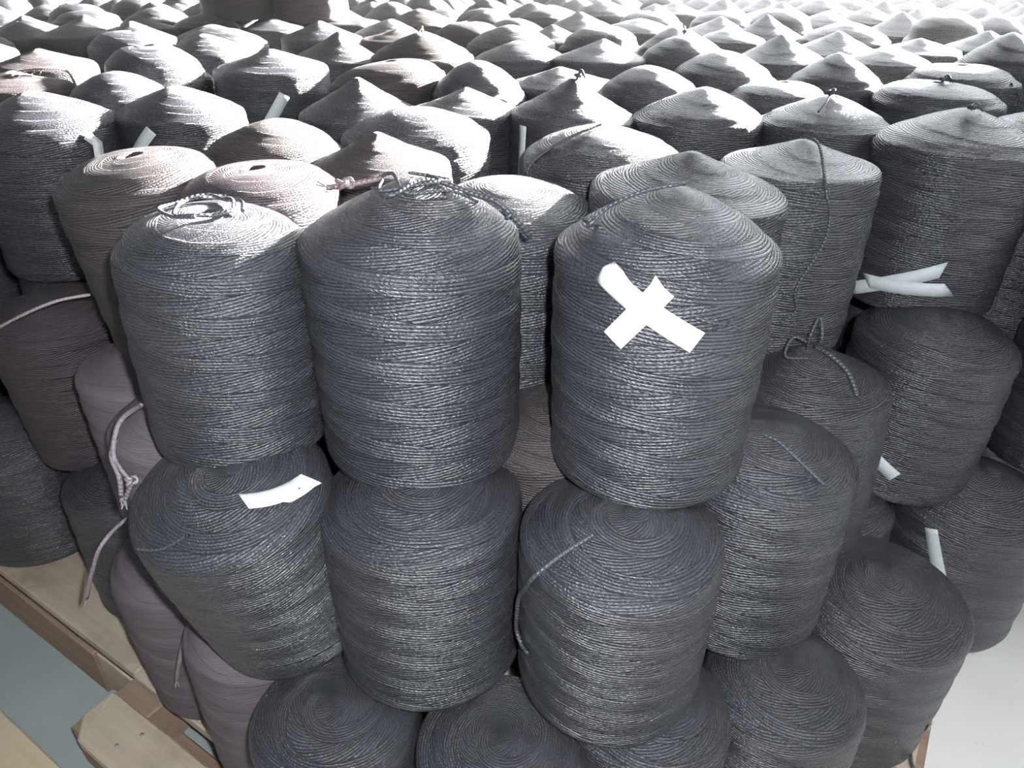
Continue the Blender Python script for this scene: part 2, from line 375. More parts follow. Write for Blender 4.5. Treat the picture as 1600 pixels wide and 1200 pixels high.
# ------------------------------------------------------------------ the spools: key, layer, x, y, z(base), radius, crown height, colour, role
T = [
('X',3,0.1599,0.7273,0.550,0.1156,0.055,'k',0), ('C',3,-0.1113,0.7703,0.550,0.1215,0.055,'k',0), ('A',3,-0.3183,0.7527,0.550,0.1018,0.035,'k',0),
('B1',3,-0.0044,0.9748,0.500,0.1278,0.040,'k',0), ('B2',3,0.2256,0.9418,0.550,0.1256,0.050,'k',0), ('B3',3,0.1375,1.1548,0.550,0.1187,0.035,'k',0),
('B4',3,0.4098,1.0654,0.550,0.1129,0.036,'k',0), ('B5',3,0.7149,1.2085,0.550,0.1268,0.050,'k',0), ('B6',3,-0.5110,1.0065,0.550,0.1079,0.025,'b',0),
('B7',3,-0.3263,0.9424,0.550,0.1023,0.025,'v',0), ('B8',3,-0.1882,1.0690,0.550,0.1010,0.045,'b',0), ('B9',3,-0.1613,1.2751,0.550,0.1244,0.040,'k',0),
('B10',3,-0.0914,1.4780,0.550,0.1065,0.040,'k',0), ('B11',3,-0.3649,1.1426,0.550,0.1069,0.045,'b',0), ('L',3,-0.8395,1.3707,0.550,0.1287,0.050,'k',0),
('D1',3,-0.6285,1.4624,0.551,0.1187,0.045,'k',0), ('D2',3,-0.5592,1.8445,0.579,0.1310,0.040,'k',0), ('D3',3,-0.2747,1.7462,0.571,0.1287,0.030,'b',0),
('D4',3,-0.7981,1.5870,0.558,0.1010,0.045,'k',0), ('D5',3,-1.0560,1.6630,0.565,0.1146,0.030,'b',0), ('D6',3,0.5570,1.3689,0.550,0.1151,0.045,'k',0),
('D7',3,0.3417,1.4146,0.550,0.1215,0.050,'k',0), ('D8',3,0.1146,1.4392,0.550,0.1189,0.065,'k',0), ('D9',3,-0.0728,1.6716,0.553,0.1028,0.060,'k',0),
('E1',3,-1.0427,2.2207,0.585,0.1164,0.035,'k',0), ('E2',3,-0.7945,2.1029,0.585,0.1073,0.040,'k',0), ('E3',3,-1.1004,1.8706,0.580,0.1137,0.035,'b',0),
('E4',3,-1.3607,2.5173,0.585,0.1132,0.030,'k',0), ('E5',3,-1.2389,2.7293,0.585,0.1126,0.030,'k',0), ('E6',3,-1.0679,2.8488,0.585,0.1117,0.035,'k',0),
('E7',3,-0.5762,2.4596,0.585,0.1234,0.045,'k',0), ('E8',3,-0.7991,2.7294,0.585,0.1019,0.030,'k',0), ('E9',3,-0.5952,2.9516,0.585,0.1310,0.020,'k',0),
('F1',3,-0.3259,2.9516,0.585,0.1310,0.045,'b',0), ('F2',3,-0.2235,1.9963,0.585,0.1310,0.055,'b',0), ('F3',3,-0.3286,2.3865,0.585,0.1209,0.030,'b',0),
('F4',3,-0.0036,2.2843,0.585,0.1268,0.045,'k',0), ('F5',3,0.2153,1.9596,0.583,0.1142,0.045,'k',0), ('F6',3,0.4169,2.6623,0.585,0.1310,0.035,'k',0),
('F7',3,0.4173,1.9683,0.583,0.1033,0.050,'k',0), ('F8',3,0.2831,1.6215,0.559,0.1096,0.050,'k',0), ('F9',3,0.4684,1.7653,0.566,0.1217,0.055,'k',0),
('G1',3,0.5327,1.5684,0.555,0.1010,0.030,'k',0), ('G2',3,0.6922,1.6927,0.566,0.1039,0.060,'k',0), ('G3',3,0.6395,2.3689,0.585,0.1013,0.030,'k',0),
('G4',3,0.6544,1.9521,0.584,0.1118,0.055,'k',0), ('G5',3,0.8435,1.5447,0.558,0.1237,0.030,'k',0), ('G6',3,0.9813,1.7194,0.567,0.1155,0.030,'k',0),
('G7',3,0.8973,1.9151,0.583,0.1010,0.030,'k',0), ('G8',3,1.0661,2.1029,0.585,0.1022,0.030,'k',0), ('G9',3,1.1481,1.8592,0.580,0.1085,0.070,'k',0),
('H1',3,0.9820,2.3865,0.585,0.1310,0.045,'k',0), ('H2',3,1.0085,3.2110,0.585,0.1310,0.030,'k',0), ('H3',3,0.6769,3.4451,0.585,0.1310,0.040,'k',0),
('H4',3,0.3745,3.3750,0.585,0.1310,0.050,'k',0), ('H5',3,0.1257,3.0617,0.585,0.1257,0.040,'b',0), ('T1',4,-0.9740,2.9500,0.860,0.1280,0.040,'b',0),
('T2',4,-0.7160,2.9600,0.850,0.1280,0.040,'b',0), ('a',2,-0.3244,0.6564,0.265,0.1129,0.035,'k',0), ('b',2,-0.1060,0.6743,0.265,0.1187,0.030,'k',0),
('c',2,0.1211,0.6173,0.260,0.1126,0.035,'k',0), ('d',2,0.3153,0.7427,0.280,0.1091,0.045,'k',0), ('e',2,0.4276,0.9144,0.280,0.1116,0.060,'k',0),
('g',2,0.6833,1.0580,0.280,0.1225,0.040,'k',0), ('o',2,-0.7783,1.1424,0.280,0.1120,0.040,'v',0), ('pk',2,0.0521,0.8039,0.280,0.1012,0.040,'b',0),
('s',2,-0.4317,0.8240,0.280,0.1010,0.050,'p',0), ('b6',2,-0.5476,0.9718,0.280,0.1010,0.040,'p',0), ('i',1,0.5332,0.7643,0.010,0.1245,0.060,'k',0),
('h',1,0.7931,0.9950,0.010,0.1310,0.050,'k',0), ('j',1,1.0338,1.2607,0.010,0.1235,0.050,'k',0), ('f',1,0.5262,0.9948,0.010,0.1234,0.050,'k',0),
('m',1,0.3525,0.6242,0.010,0.1019,0.035,'k',0), ('l',1,-0.0144,0.5397,0.010,0.1010,0.035,'k',0), ('k',1,-0.2206,0.5806,0.010,0.1044,0.035,'k',0),
('p',1,-0.9846,1.2024,0.010,0.1310,0.050,'k',0), ('q',1,-0.6822,1.0488,0.010,0.1113,0.050,'k',0), ('r',1,-0.5031,0.8542,0.010,0.1165,0.050,'p',0),
('t',1,-0.3551,0.7163,0.010,0.1010,0.050,'p',0), ('n',1,0.1687,0.5814,0.010,0.1010,0.030,'k',0), ('f',3,0.9628,1.3246,0.544,0.1160,0.060,'k',1),
('f',3,-0.2988,1.5159,0.540,0.1202,0.050,'k',1), ('f',3,0.1169,1.7620,0.556,0.1232,0.045,'k',1), ('f',3,-0.8049,1.7923,0.563,0.1186,0.060,'k',1),
('f',3,-1.3268,1.9306,0.567,0.1198,0.060,'k',1), ('f',3,1.3784,1.9730,0.571,0.1175,0.030,'k',1), ('f',3,0.0143,2.0338,0.580,0.1161,0.030,'k',1),
('f',3,-0.4483,2.0822,0.571,0.1154,0.045,'k',1), ('f',3,0.8482,2.1231,0.581,0.1170,0.060,'k',1), ('f',3,0.4472,2.1779,0.573,0.1244,0.050,'k',1),
('f',3,-1.4497,2.1325,0.580,0.1202,0.060,'k',1), ('f',3,1.2794,2.1851,0.577,0.1190,0.045,'k',1), ('f',3,1.5044,2.2286,0.573,0.1157,0.045,'k',1),
('f',3,0.2509,2.2932,0.576,0.1182,0.045,'k',1), ('f',3,-1.5776,2.3220,0.579,0.1247,0.050,'k',1), ('f',3,-0.8382,2.3475,0.584,0.1248,0.045,'k',1),
('f',3,1.6436,2.3993,0.567,0.1160,0.045,'k',1), ('f',3,-1.1368,2.4305,0.582,0.1217,0.060,'k',1), ('f',3,1.3025,2.4340,0.583,0.1151,0.030,'k',1),
('f',3,0.1215,2.4837,0.568,0.1202,0.030,'k',1), ('f',3,-0.1305,2.5053,0.570,0.1211,0.060,'k',1), ('f',3,0.7861,2.5110,0.579,0.1150,0.050,'k',1),
('f',3,-0.9468,2.5640,0.575,0.1154,0.030,'k',1), ('f',3,-1.5810,2.6004,0.568,0.1151,0.030,'k',1), ('f',3,1.0795,2.5982,0.569,0.1191,0.060,'k',1),
('f',3,1.5328,2.5915,0.571,0.1162,0.050,'k',1), ('f',3,-0.4025,2.6459,0.570,0.1241,0.060,'k',1), ('f',3,0.0106,2.6850,0.569,0.1216,0.030,'k',1),
('f',3,1.2933,2.7092,0.573,0.1229,0.050,'k',1), ('f',3,0.6867,2.7282,0.573,0.1169,0.030,'k',1), ('f',3,1.7180,2.7225,0.579,0.1184,0.030,'k',1),
('f',3,0.9075,2.7637,0.573,0.1185,0.045,'k',1), ('f',3,-1.4634,2.8083,0.572,0.1209,0.030,'k',1), ('f',3,0.2270,2.8096,0.581,0.1231,0.045,'k',1),
('f',3,-1.6894,2.8345,0.569,0.1227,0.045,'k',1), ('f',3,1.4971,2.8542,0.582,0.1177,0.050,'k',1), ('f',3,1.1044,2.8775,0.571,0.1159,0.045,'k',1),
('f',3,0.4890,2.9125,0.574,0.1249,0.045,'k',1), ('f',3,-0.0800,2.9191,0.572,0.1175,0.060,'k',1), ('f',3,0.7638,2.9570,0.585,0.1163,0.045,'k',1),
('f',3,1.6912,2.9620,0.575,0.1179,0.045,'k',1), ('f',3,-1.2947,2.9702,0.583,0.1199,0.060,'k',1), ('f',3,-0.8322,2.9524,0.573,0.1212,0.030,'k',1),
('f',3,1.3075,3.0099,0.581,0.1223,0.060,'k',1), ('f',3,-1.8771,3.0098,0.571,0.1204,0.050,'k',1), ('f',3,-1.5680,3.0301,0.582,0.1226,0.050,'k',1),
('f',3,-1.0549,3.0749,0.583,0.1232,0.060,'k',1), ('f',3,1.9279,3.0709,0.583,0.1211,0.060,'k',1), ('f',3,-0.4623,3.1501,0.577,0.1245,0.050,'k',1),
('f',3,-0.1073,3.1543,0.567,0.1218,0.045,'k',1), ('f',3,1.5351,3.1264,0.570,0.1186,0.050,'k',1), ('f',3,0.5401,3.1565,0.569,0.1170,0.045,'k',1),
('f',3,-0.6890,3.2067,0.577,0.1151,0.050,'k',1), ('f',3,-2.0484,3.2013,0.569,0.1215,0.045,'k',1), ('f',3,-1.3790,3.2015,0.575,0.1202,0.030,'k',1),
('f',3,-1.7026,3.2252,0.578,0.1176,0.050,'k',1), ('f',3,1.7270,3.2461,0.574,0.1213,0.045,'k',1), ('f',3,1.3011,3.2530,0.574,0.1241,0.030,'k',1),
('f',3,2.0122,3.2894,0.568,0.1234,0.050,'k',1), ('f',3,-0.9298,3.2832,0.586,0.1238,0.050,'k',1), ('f',3,-1.1619,3.3065,0.578,0.1203,0.050,'k',1),
('f',3,-0.2805,3.3190,0.571,0.1205,0.030,'k',1), ('f',3,0.0860,3.3291,0.581,0.1198,0.050,'k',1), ('f',3,-1.8928,3.3676,0.569,0.1187,0.050,'k',1),
('f',3,2.2387,3.3628,0.573,0.1246,0.030,'k',1), ('f',3,1.5258,3.4060,0.569,0.1170,0.050,'k',1), ('f',3,-1.5441,3.3982,0.573,0.1223,0.045,'k',1),
('f',3,-0.5776,3.4267,0.575,0.1203,0.030,'k',1), ('f',3,1.1250,3.4435,0.577,0.1199,0.060,'k',1), ('f',3,-2.1178,3.4462,0.587,0.1154,0.030,'k',1),
('f',3,-1.3023,3.4778,0.573,0.1175,0.030,'k',1), ('f',3,1.9549,3.5076,0.575,0.1179,0.030,'k',1), ('f',3,-0.8067,3.4850,0.585,0.1163,0.050,'k',1),
('f',3,-0.1029,3.4914,0.586,0.1161,0.060,'k',1), ('f',3,-1.0738,3.5197,0.572,0.1187,0.045,'k',1), ('f',3,-0.3648,3.5277,0.586,0.1161,0.060,'k',1),
('f',3,-1.7029,3.5694,0.579,0.1173,0.045,'k',1), ('f',3,1.7069,3.5649,0.583,0.1156,0.050,'k',1), ('f',3,0.1707,3.5856,0.571,0.1226,0.050,'k',1),
('f',3,1.3250,3.5457,0.585,0.1209,0.050,'k',1), ('f',3,0.9163,3.5966,0.570,0.1174,0.050,'k',1), ('f',3,-2.3443,3.6044,0.575,0.1219,0.030,'k',1),
('f',3,-1.9327,3.6014,0.580,0.1172,0.060,'k',1), ('f',3,2.2060,3.6096,0.580,0.1182,0.045,'k',1), ('f',3,0.4620,3.6081,0.579,0.1201,0.050,'k',1),
('f',3,-0.6111,3.6749,0.571,0.1206,0.030,'k',1), ('f',3,-1.5005,3.6865,0.570,0.1200,0.050,'k',1), ('f',3,1.1385,3.6886,0.571,0.1236,0.050,'k',1),
('f',3,-1.2427,3.6947,0.572,0.1218,0.050,'k',1), ('f',3,1.5212,3.6878,0.576,0.1154,0.045,'k',1), ('f',3,-0.0266,3.7181,0.569,0.1246,0.045,'k',1),
('f',3,0.6740,3.7056,0.579,0.1174,0.030,'k',1), ('f',3,1.8624,3.7289,0.568,0.1222,0.050,'k',1), ('f',3,2.0945,3.8086,0.567,0.1188,0.030,'k',1),
('',0,-0.004,0.975,0.010,0.120,0.008,'k',2), ('',0,0.226,0.942,0.010,0.120,0.008,'k',2), ('',0,0.138,1.155,0.010,0.119,0.008,'k',2),
('',0,0.138,1.155,0.280,0.119,0.008,'k',2), ('',0,-0.188,1.069,0.010,0.101,0.008,'k',2), ('',0,-0.188,1.069,0.280,0.101,0.008,'k',2),
('',0,-0.161,1.275,0.010,0.120,0.008,'k',2), ('',0,-0.161,1.275,0.280,0.120,0.008,'k',2), ('',0,-0.091,1.478,0.012,0.106,0.008,'k',2),
('',0,-0.091,1.478,0.282,0.106,0.008,'k',2), ('',0,-0.365,1.143,0.010,0.107,0.008,'k',2), ('',0,-0.365,1.143,0.280,0.107,0.008,'k',2),
('',0,-0.840,1.371,0.280,0.120,0.008,'k',2), ('',0,-0.628,1.462,0.011,0.119,0.008,'k',2), ('',0,-0.628,1.462,0.281,0.119,0.008,'k',2),
('',0,-0.559,1.844,0.039,0.120,0.008,'k',2), ('',0,-0.559,1.844,0.309,0.120,0.008,'k',2), ('',0,-0.275,1.746,0.032,0.120,0.008,'k',2),
('',0,-0.275,1.746,0.302,0.120,0.008,'k',2), ('',0,-0.798,1.587,0.018,0.101,0.008,'k',2), ('',0,-0.798,1.587,0.288,0.101,0.008,'k',2),
('',0,-1.056,1.663,0.024,0.115,0.008,'k',2), ('',0,-1.056,1.663,0.294,0.115,0.008,'k',2), ('',0,0.557,1.369,0.010,0.115,0.008,'k',2),
('',0,0.557,1.369,0.280,0.115,0.008,'k',2), ('',0,0.342,1.415,0.010,0.120,0.008,'k',2), ('',0,0.342,1.415,0.280,0.120,0.008,'k',2),
('',0,0.115,1.439,0.010,0.119,0.008,'k',2), ('',0,0.115,1.439,0.280,0.119,0.008,'k',2), ('',0,-0.073,1.672,0.025,0.103,0.008,'k',2),
('',0,-0.073,1.672,0.295,0.103,0.008,'k',2), ('',0,-1.043,2.221,0.045,0.116,0.008,'k',2), ('',0,-1.043,2.221,0.315,0.116,0.008,'k',2),
('',0,-0.795,2.103,0.045,0.107,0.008,'k',2), ('',0,-0.795,2.103,0.315,0.107,0.008,'k',2), ('',0,-1.100,1.871,0.041,0.114,0.008,'k',2),
('',0,-1.100,1.871,0.311,0.114,0.008,'k',2), ('',0,-1.361,2.517,0.045,0.113,0.008,'k',2), ('',0,-1.361,2.517,0.315,0.113,0.008,'k',2),
('',0,-1.239,2.729,0.045,0.113,0.008,'k',2), ('',0,-1.239,2.729,0.315,0.113,0.008,'k',2), ('',0,-1.068,2.849,0.045,0.112,0.008,'k',2),
('',0,-1.068,2.849,0.315,0.112,0.008,'k',2), ('',0,-0.576,2.460,0.045,0.120,0.008,'k',2), ('',0,-0.576,2.460,0.315,0.120,0.008,'k',2),
('',0,-0.799,2.729,0.045,0.102,0.008,'k',2), ('',0,-0.799,2.729,0.315,0.102,0.008,'k',2), ('',0,-0.595,2.952,0.045,0.120,0.008,'k',2),
('',0,-0.595,2.952,0.315,0.120,0.008,'k',2), ('',0,-0.326,2.952,0.045,0.120,0.008,'k',2), ('',0,-0.326,2.952,0.315,0.120,0.008,'k',2),
('',0,-0.224,1.996,0.045,0.120,0.008,'k',2), ('',0,-0.224,1.996,0.315,0.120,0.008,'k',2), ('',0,-0.329,2.387,0.045,0.120,0.008,'k',2),
('',0,-0.329,2.387,0.315,0.120,0.008,'k',2), ('',0,-0.004,2.284,0.045,0.120,0.008,'k',2), ('',0,-0.004,2.284,0.315,0.120,0.008,'k',2),
('',0,0.215,1.960,0.045,0.114,0.008,'k',2), ('',0,0.215,1.960,0.315,0.114,0.008,'k',2), ('',0,0.417,2.662,0.045,0.120,0.008,'k',2),
('',0,0.417,2.662,0.315,0.120,0.008,'k',2), ('',0,0.417,1.968,0.045,0.103,0.008,'k',2), ('',0,0.417,1.968,0.315,0.103,0.008,'k',2),
('',0,0.283,1.622,0.021,0.110,0.008,'k',2), ('',0,0.283,1.622,0.291,0.110,0.008,'k',2), ('',0,0.468,1.765,0.033,0.120,0.008,'k',2),
('',0,0.468,1.765,0.303,0.120,0.008,'k',2), ('',0,0.533,1.568,0.017,0.101,0.008,'k',2), ('',0,0.533,1.568,0.287,0.101,0.008,'k',2),
('',0,0.692,1.693,0.027,0.104,0.008,'k',2), ('',0,0.692,1.693,0.297,0.104,0.008,'k',2), ('',0,0.639,2.369,0.045,0.101,0.008,'k',2),
('',0,0.639,2.369,0.315,0.101,0.008,'k',2), ('',0,0.654,1.952,0.044,0.112,0.008,'k',2), ('',0,0.654,1.952,0.314,0.112,0.008,'k',2),
('',0,0.844,1.545,0.015,0.120,0.008,'k',2), ('',0,0.844,1.545,0.285,0.120,0.008,'k',2), ('',0,0.981,1.719,0.029,0.116,0.008,'k',2),
('',0,0.981,1.719,0.299,0.116,0.008,'k',2), ('',0,0.897,1.915,0.043,0.101,0.008,'k',2), ('',0,0.897,1.915,0.313,0.101,0.008,'k',2),
('',0,1.066,2.103,0.045,0.102,0.008,'k',2), ('',0,1.066,2.103,0.315,0.102,0.008,'k',2), ('',0,1.148,1.859,0.040,0.108,0.008,'k',2),
('',0,1.148,1.859,0.310,0.108,0.008,'k',2), ('',0,0.982,2.387,0.045,0.120,0.008,'k',2), ('',0,0.982,2.387,0.315,0.120,0.008,'k',2),
('',0,1.009,3.211,0.045,0.120,0.008,'k',2), ('',0,1.009,3.211,0.315,0.120,0.008,'k',2), ('',0,0.677,3.445,0.045,0.120,0.008,'k',2),
('',0,0.677,3.445,0.315,0.120,0.008,'k',2), ('',0,0.375,3.375,0.045,0.120,0.008,'k',2), ('',0,0.375,3.375,0.315,0.120,0.008,'k',2),
('',0,0.126,3.062,0.045,0.120,0.008,'k',2), ('',0,0.126,3.062,0.315,0.120,0.008,'k',2), ('',0,1.236,1.108,0.542,0.123,0.050,'k',2),
('',0,1.236,1.108,0.010,0.120,0.008,'k',2), ('',0,1.236,1.108,0.280,0.120,0.008,'k',2), ('',0,0.995,1.110,0.533,0.115,0.030,'k',2),
('',0,0.995,1.110,0.280,0.115,0.008,'k',2), ('',0,1.417,1.254,0.542,0.117,0.060,'k',2), ('',0,1.417,1.254,0.010,0.117,0.008,'k',2),
('',0,1.417,1.254,0.280,0.117,0.008,'k',2), ('',0,-1.492,1.274,0.543,0.123,0.060,'k',2), ('',0,-1.492,1.274,0.010,0.120,0.008,'k',2),
('',0,-1.492,1.274,0.280,0.120,0.008,'k',2), ('',0,-1.225,1.269,0.547,0.121,0.030,'k',2), ('',0,-1.225,1.269,0.010,0.120,0.008,'k',2),
('',0,-1.225,1.269,0.280,0.120,0.008,'k',2), ('',0,0.963,1.325,0.280,0.116,0.008,'k',2), ('',0,1.235,1.387,0.546,0.120,0.045,'k',2),
('',0,1.235,1.387,0.010,0.120,0.008,'k',2), ('',0,1.235,1.387,0.280,0.120,0.008,'k',2), ('',0,-1.362,1.474,0.552,0.118,0.030,'k',2),
('',0,-1.362,1.474,0.011,0.118,0.008,'k',2), ('',0,-1.362,1.474,0.281,0.118,0.008,'k',2), ('',0,1.552,1.443,0.534,0.123,0.030,'k',2),
('',0,1.552,1.443,0.011,0.120,0.008,'k',2), ('',0,1.552,1.443,0.281,0.120,0.008,'k',2), ('',0,-1.609,1.486,0.540,0.124,0.060,'k',2),
('',0,-1.609,1.486,0.012,0.120,0.008,'k',2), ('',0,-1.609,1.486,0.282,0.120,0.008,'k',2), ('',0,-0.299,1.516,0.013,0.120,0.008,'k',2),
('',0,-0.299,1.516,0.283,0.120,0.008,'k',2), ('',0,1.354,1.598,0.561,0.120,0.030,'k',2), ('',0,1.354,1.598,0.019,0.120,0.008,'k',2),
('',0,1.354,1.598,0.289,0.120,0.008,'k',2), ('',0,1.718,1.636,0.549,0.119,0.030,'k',2), ('',0,1.718,1.636,0.022,0.119,0.008,'k',2),
('',0,1.718,1.636,0.292,0.119,0.008,'k',2), ('',0,-1.289,1.692,0.567,0.125,0.050,'k',2), ('',0,-1.289,1.692,0.027,0.120,0.008,'k',2),
('',0,-1.289,1.692,0.297,0.120,0.008,'k',2), ('',0,-1.774,1.672,0.561,0.120,0.045,'k',2), ('',0,-1.774,1.672,0.025,0.120,0.008,'k',2),
('',0,-1.774,1.672,0.295,0.120,0.008,'k',2), ('',0,0.117,1.762,0.033,0.120,0.008,'k',2), ('',0,0.117,1.762,0.303,0.120,0.008,'k',2),
('',0,-1.563,1.796,0.568,0.117,0.050,'k',2), ('',0,-1.563,1.796,0.036,0.117,0.008,'k',2), ('',0,-1.563,1.796,0.306,0.117,0.008,'k',2),
('',0,1.539,1.809,0.575,0.123,0.060,'k',2), ('',0,1.539,1.809,0.037,0.120,0.008,'k',2), ('',0,1.539,1.809,0.307,0.120,0.008,'k',2),
('',0,-0.805,1.792,0.035,0.119,0.008,'k',2), ('',0,-0.805,1.792,0.305,0.119,0.008,'k',2), ('',0,1.843,1.830,0.574,0.122,0.060,'k',2),
('',0,1.843,1.830,0.038,0.120,0.008,'k',2), ('',0,1.843,1.830,0.308,0.120,0.008,'k',2), ('',0,-1.913,1.891,0.570,0.121,0.045,'k',2),
('',0,-1.913,1.891,0.042,0.120,0.008,'k',2), ('',0,-1.913,1.891,0.312,0.120,0.008,'k',2), ('',0,-1.327,1.931,0.044,0.120,0.008,'k',2),
('',0,-1.327,1.931,0.314,0.120,0.008,'k',2), ('',0,1.378,1.973,0.045,0.118,0.008,'k',2), ('',0,1.378,1.973,0.315,0.118,0.008,'k',2),
('',0,-1.681,1.997,0.584,0.119,0.060,'k',2), ('',0,-1.681,1.997,0.045,0.119,0.008,'k',2), ('',0,-1.681,1.997,0.315,0.119,0.008,'k',2),
('',0,1.961,2.025,0.578,0.118,0.045,'k',2), ('',0,1.961,2.025,0.045,0.118,0.008,'k',2), ('',0,1.961,2.025,0.315,0.118,0.008,'k',2),
('',0,1.635,2.041,0.582,0.122,0.045,'k',2), ('',0,1.635,2.041,0.045,0.120,0.008,'k',2), ('',0,1.635,2.041,0.315,0.120,0.008,'k',2),
('',0,0.014,2.034,0.045,0.116,0.008,'k',2), ('',0,0.014,2.034,0.315,0.116,0.008,'k',2), ('',0,-0.448,2.082,0.045,0.115,0.008,'k',2),
('',0,-0.448,2.082,0.315,0.115,0.008,'k',2), ('',0,-2.077,2.075,0.583,0.123,0.030,'k',2), ('',0,-2.077,2.075,0.045,0.120,0.008,'k',2),
('',0,-2.077,2.075,0.315,0.120,0.008,'k',2), ('',0,0.848,2.123,0.045,0.117,0.008,'k',2), ('',0,0.848,2.123,0.315,0.117,0.008,'k',2),
('',0,0.447,2.178,0.045,0.120,0.008,'k',2), ('',0,0.447,2.178,0.315,0.120,0.008,'k',2), ('',0,-1.450,2.132,0.045,0.120,0.008,'k',2),
('',0,-1.450,2.132,0.315,0.120,0.008,'k',2), ('',0,-1.859,2.187,0.581,0.117,0.050,'k',2), ('',0,-1.859,2.187,0.045,0.117,0.008,'k',2),
('',0,-1.859,2.187,0.315,0.117,0.008,'k',2), ('',0,1.279,2.185,0.045,0.119,0.008,'k',2), ('',0,1.279,2.185,0.315,0.119,0.008,'k',2),
('',0,2.132,2.188,0.569,0.122,0.030,'k',2), ('',0,2.132,2.188,0.045,0.120,0.008,'k',2), ('',0,2.132,2.188,0.315,0.120,0.008,'k',2),
('',0,1.848,2.226,0.580,0.120,0.060,'k',2), ('',0,1.848,2.226,0.045,0.120,0.008,'k',2), ('',0,1.848,2.226,0.315,0.120,0.008,'k',2),
('',0,1.504,2.229,0.045,0.116,0.008,'k',2), ('',0,1.504,2.229,0.315,0.116,0.008,'k',2), ('',0,0.251,2.293,0.045,0.118,0.008,'k',2),
('',0,0.251,2.293,0.315,0.118,0.008,'k',2), ('',0,-2.053,2.323,0.582,0.123,0.030,'k',2), ('',0,-2.053,2.323,0.045,0.120,0.008,'k',2),
('',0,-2.053,2.323,0.315,0.120,0.008,'k',2), ('',0,-1.578,2.322,0.045,0.120,0.008,'k',2), ('',0,-1.578,2.322,0.315,0.120,0.008,'k',2),
('',0,-0.838,2.347,0.045,0.120,0.008,'k',2), ('',0,-0.838,2.347,0.315,0.120,0.008,'k',2), ('',0,-2.286,2.363,0.583,0.117,0.030,'k',2),
('',0,-2.286,2.363,0.045,0.117,0.008,'k',2), ('',0,-2.286,2.363,0.315,0.117,0.008,'k',2), ('',0,2.062,2.407,0.569,0.118,0.050,'k',2),
('',0,2.062,2.407,0.045,0.118,0.008,'k',2), ('',0,2.062,2.407,0.315,0.118,0.008,'k',2), ('',0,1.644,2.399,0.045,0.116,0.008,'k',2),
('',0,1.644,2.399,0.315,0.116,0.008,'k',2), ('',0,-1.137,2.430,0.045,0.120,0.008,'k',2), ('',0,-1.137,2.430,0.315,0.120,0.008,'k',2),
('',0,1.302,2.434,0.045,0.115,0.008,'k',2), ('',0,1.302,2.434,0.315,0.115,0.008,'k',2), ('',0,2.345,2.454,0.584,0.125,0.050,'k',2),
('',0,2.345,2.454,0.045,0.120,0.008,'k',2), ('',0,2.345,2.454,0.315,0.120,0.008,'k',2), ('',0,-1.793,2.453,0.570,0.124,0.050,'k',2),
('',0,-1.793,2.453,0.045,0.120,0.008,'k',2), ('',0,-1.793,2.453,0.315,0.120,0.008,'k',2), ('',0,0.121,2.484,0.045,0.120,0.008,'k',2),
('',0,0.121,2.484,0.315,0.120,0.008,'k',2), ('',0,-0.130,2.505,0.045,0.120,0.008,'k',2), ('',0,-0.130,2.505,0.315,0.120,0.008,'k',2),
('',0,0.786,2.511,0.045,0.115,0.008,'k',2), ('',0,0.786,2.511,0.315,0.115,0.008,'k',2), ('',0,1.877,2.526,0.574,0.117,0.045,'k',2),
('',0,1.877,2.526,0.045,0.117,0.008,'k',2), ('',0,1.877,2.526,0.315,0.117,0.008,'k',2), ('',0,-0.947,2.564,0.045,0.115,0.008,'k',2),
('',0,-0.947,2.564,0.315,0.115,0.008,'k',2), ('',0,-2.456,2.569,0.583,0.119,0.045,'k',2), ('',0,-2.456,2.569,0.045,0.119,0.008,'k',2),
('',0,-2.456,2.569,0.315,0.119,0.008,'k',2), ('',0,-2.105,2.550,0.574,0.123,0.030,'k',2), ('',0,-2.105,2.550,0.045,0.120,0.008,'k',2),
('',0,-2.105,2.550,0.315,0.120,0.008,'k',2), ('',0,-1.581,2.600,0.045,0.115,0.008,'k',2), ('',0,-1.581,2.600,0.315,0.115,0.008,'k',2),
('',0,1.079,2.598,0.045,0.119,0.008,'k',2), ('',0,1.079,2.598,0.315,0.119,0.008,'k',2), ('',0,1.533,2.592,0.045,0.116,0.008,'k',2),
('',0,1.533,2.592,0.315,0.116,0.008,'k',2), ('',0,2.501,2.625,0.572,0.122,0.045,'k',2), ('',0,2.501,2.625,0.045,0.120,0.008,'k',2),
('',0,2.501,2.625,0.315,0.120,0.008,'k',2), ('',0,-0.402,2.646,0.045,0.120,0.008,'k',2), ('',0,-0.402,2.646,0.315,0.120,0.008,'k',2),
('',0,2.079,2.641,0.587,0.123,0.045,'k',2), ('',0,2.079,2.641,0.045,0.120,0.008,'k',2), ('',0,2.079,2.641,0.315,0.120,0.008,'k',2),
('',0,0.011,2.685,0.045,0.120,0.008,'k',2), ('',0,0.011,2.685,0.315,0.120,0.008,'k',2), ('',0,-1.901,2.667,0.571,0.116,0.030,'k',2),
('',0,-1.901,2.667,0.045,0.116,0.008,'k',2), ('',0,-1.901,2.667,0.315,0.116,0.008,'k',2), ('',0,-2.271,2.720,0.586,0.117,0.050,'k',2),
('',0,-2.271,2.720,0.045,0.117,0.008,'k',2), ('',0,-2.271,2.720,0.315,0.117,0.008,'k',2), ('',0,1.293,2.709,0.045,0.120,0.008,'k',2),
('',0,1.293,2.709,0.315,0.120,0.008,'k',2), ('',0,0.687,2.728,0.045,0.117,0.008,'k',2), ('',0,0.687,2.728,0.315,0.117,0.008,'k',2),
('',0,1.718,2.723,0.045,0.118,0.008,'k',2), ('',0,1.718,2.723,0.315,0.118,0.008,'k',2), ('',0,-2.603,2.758,0.579,0.120,0.050,'k',2),
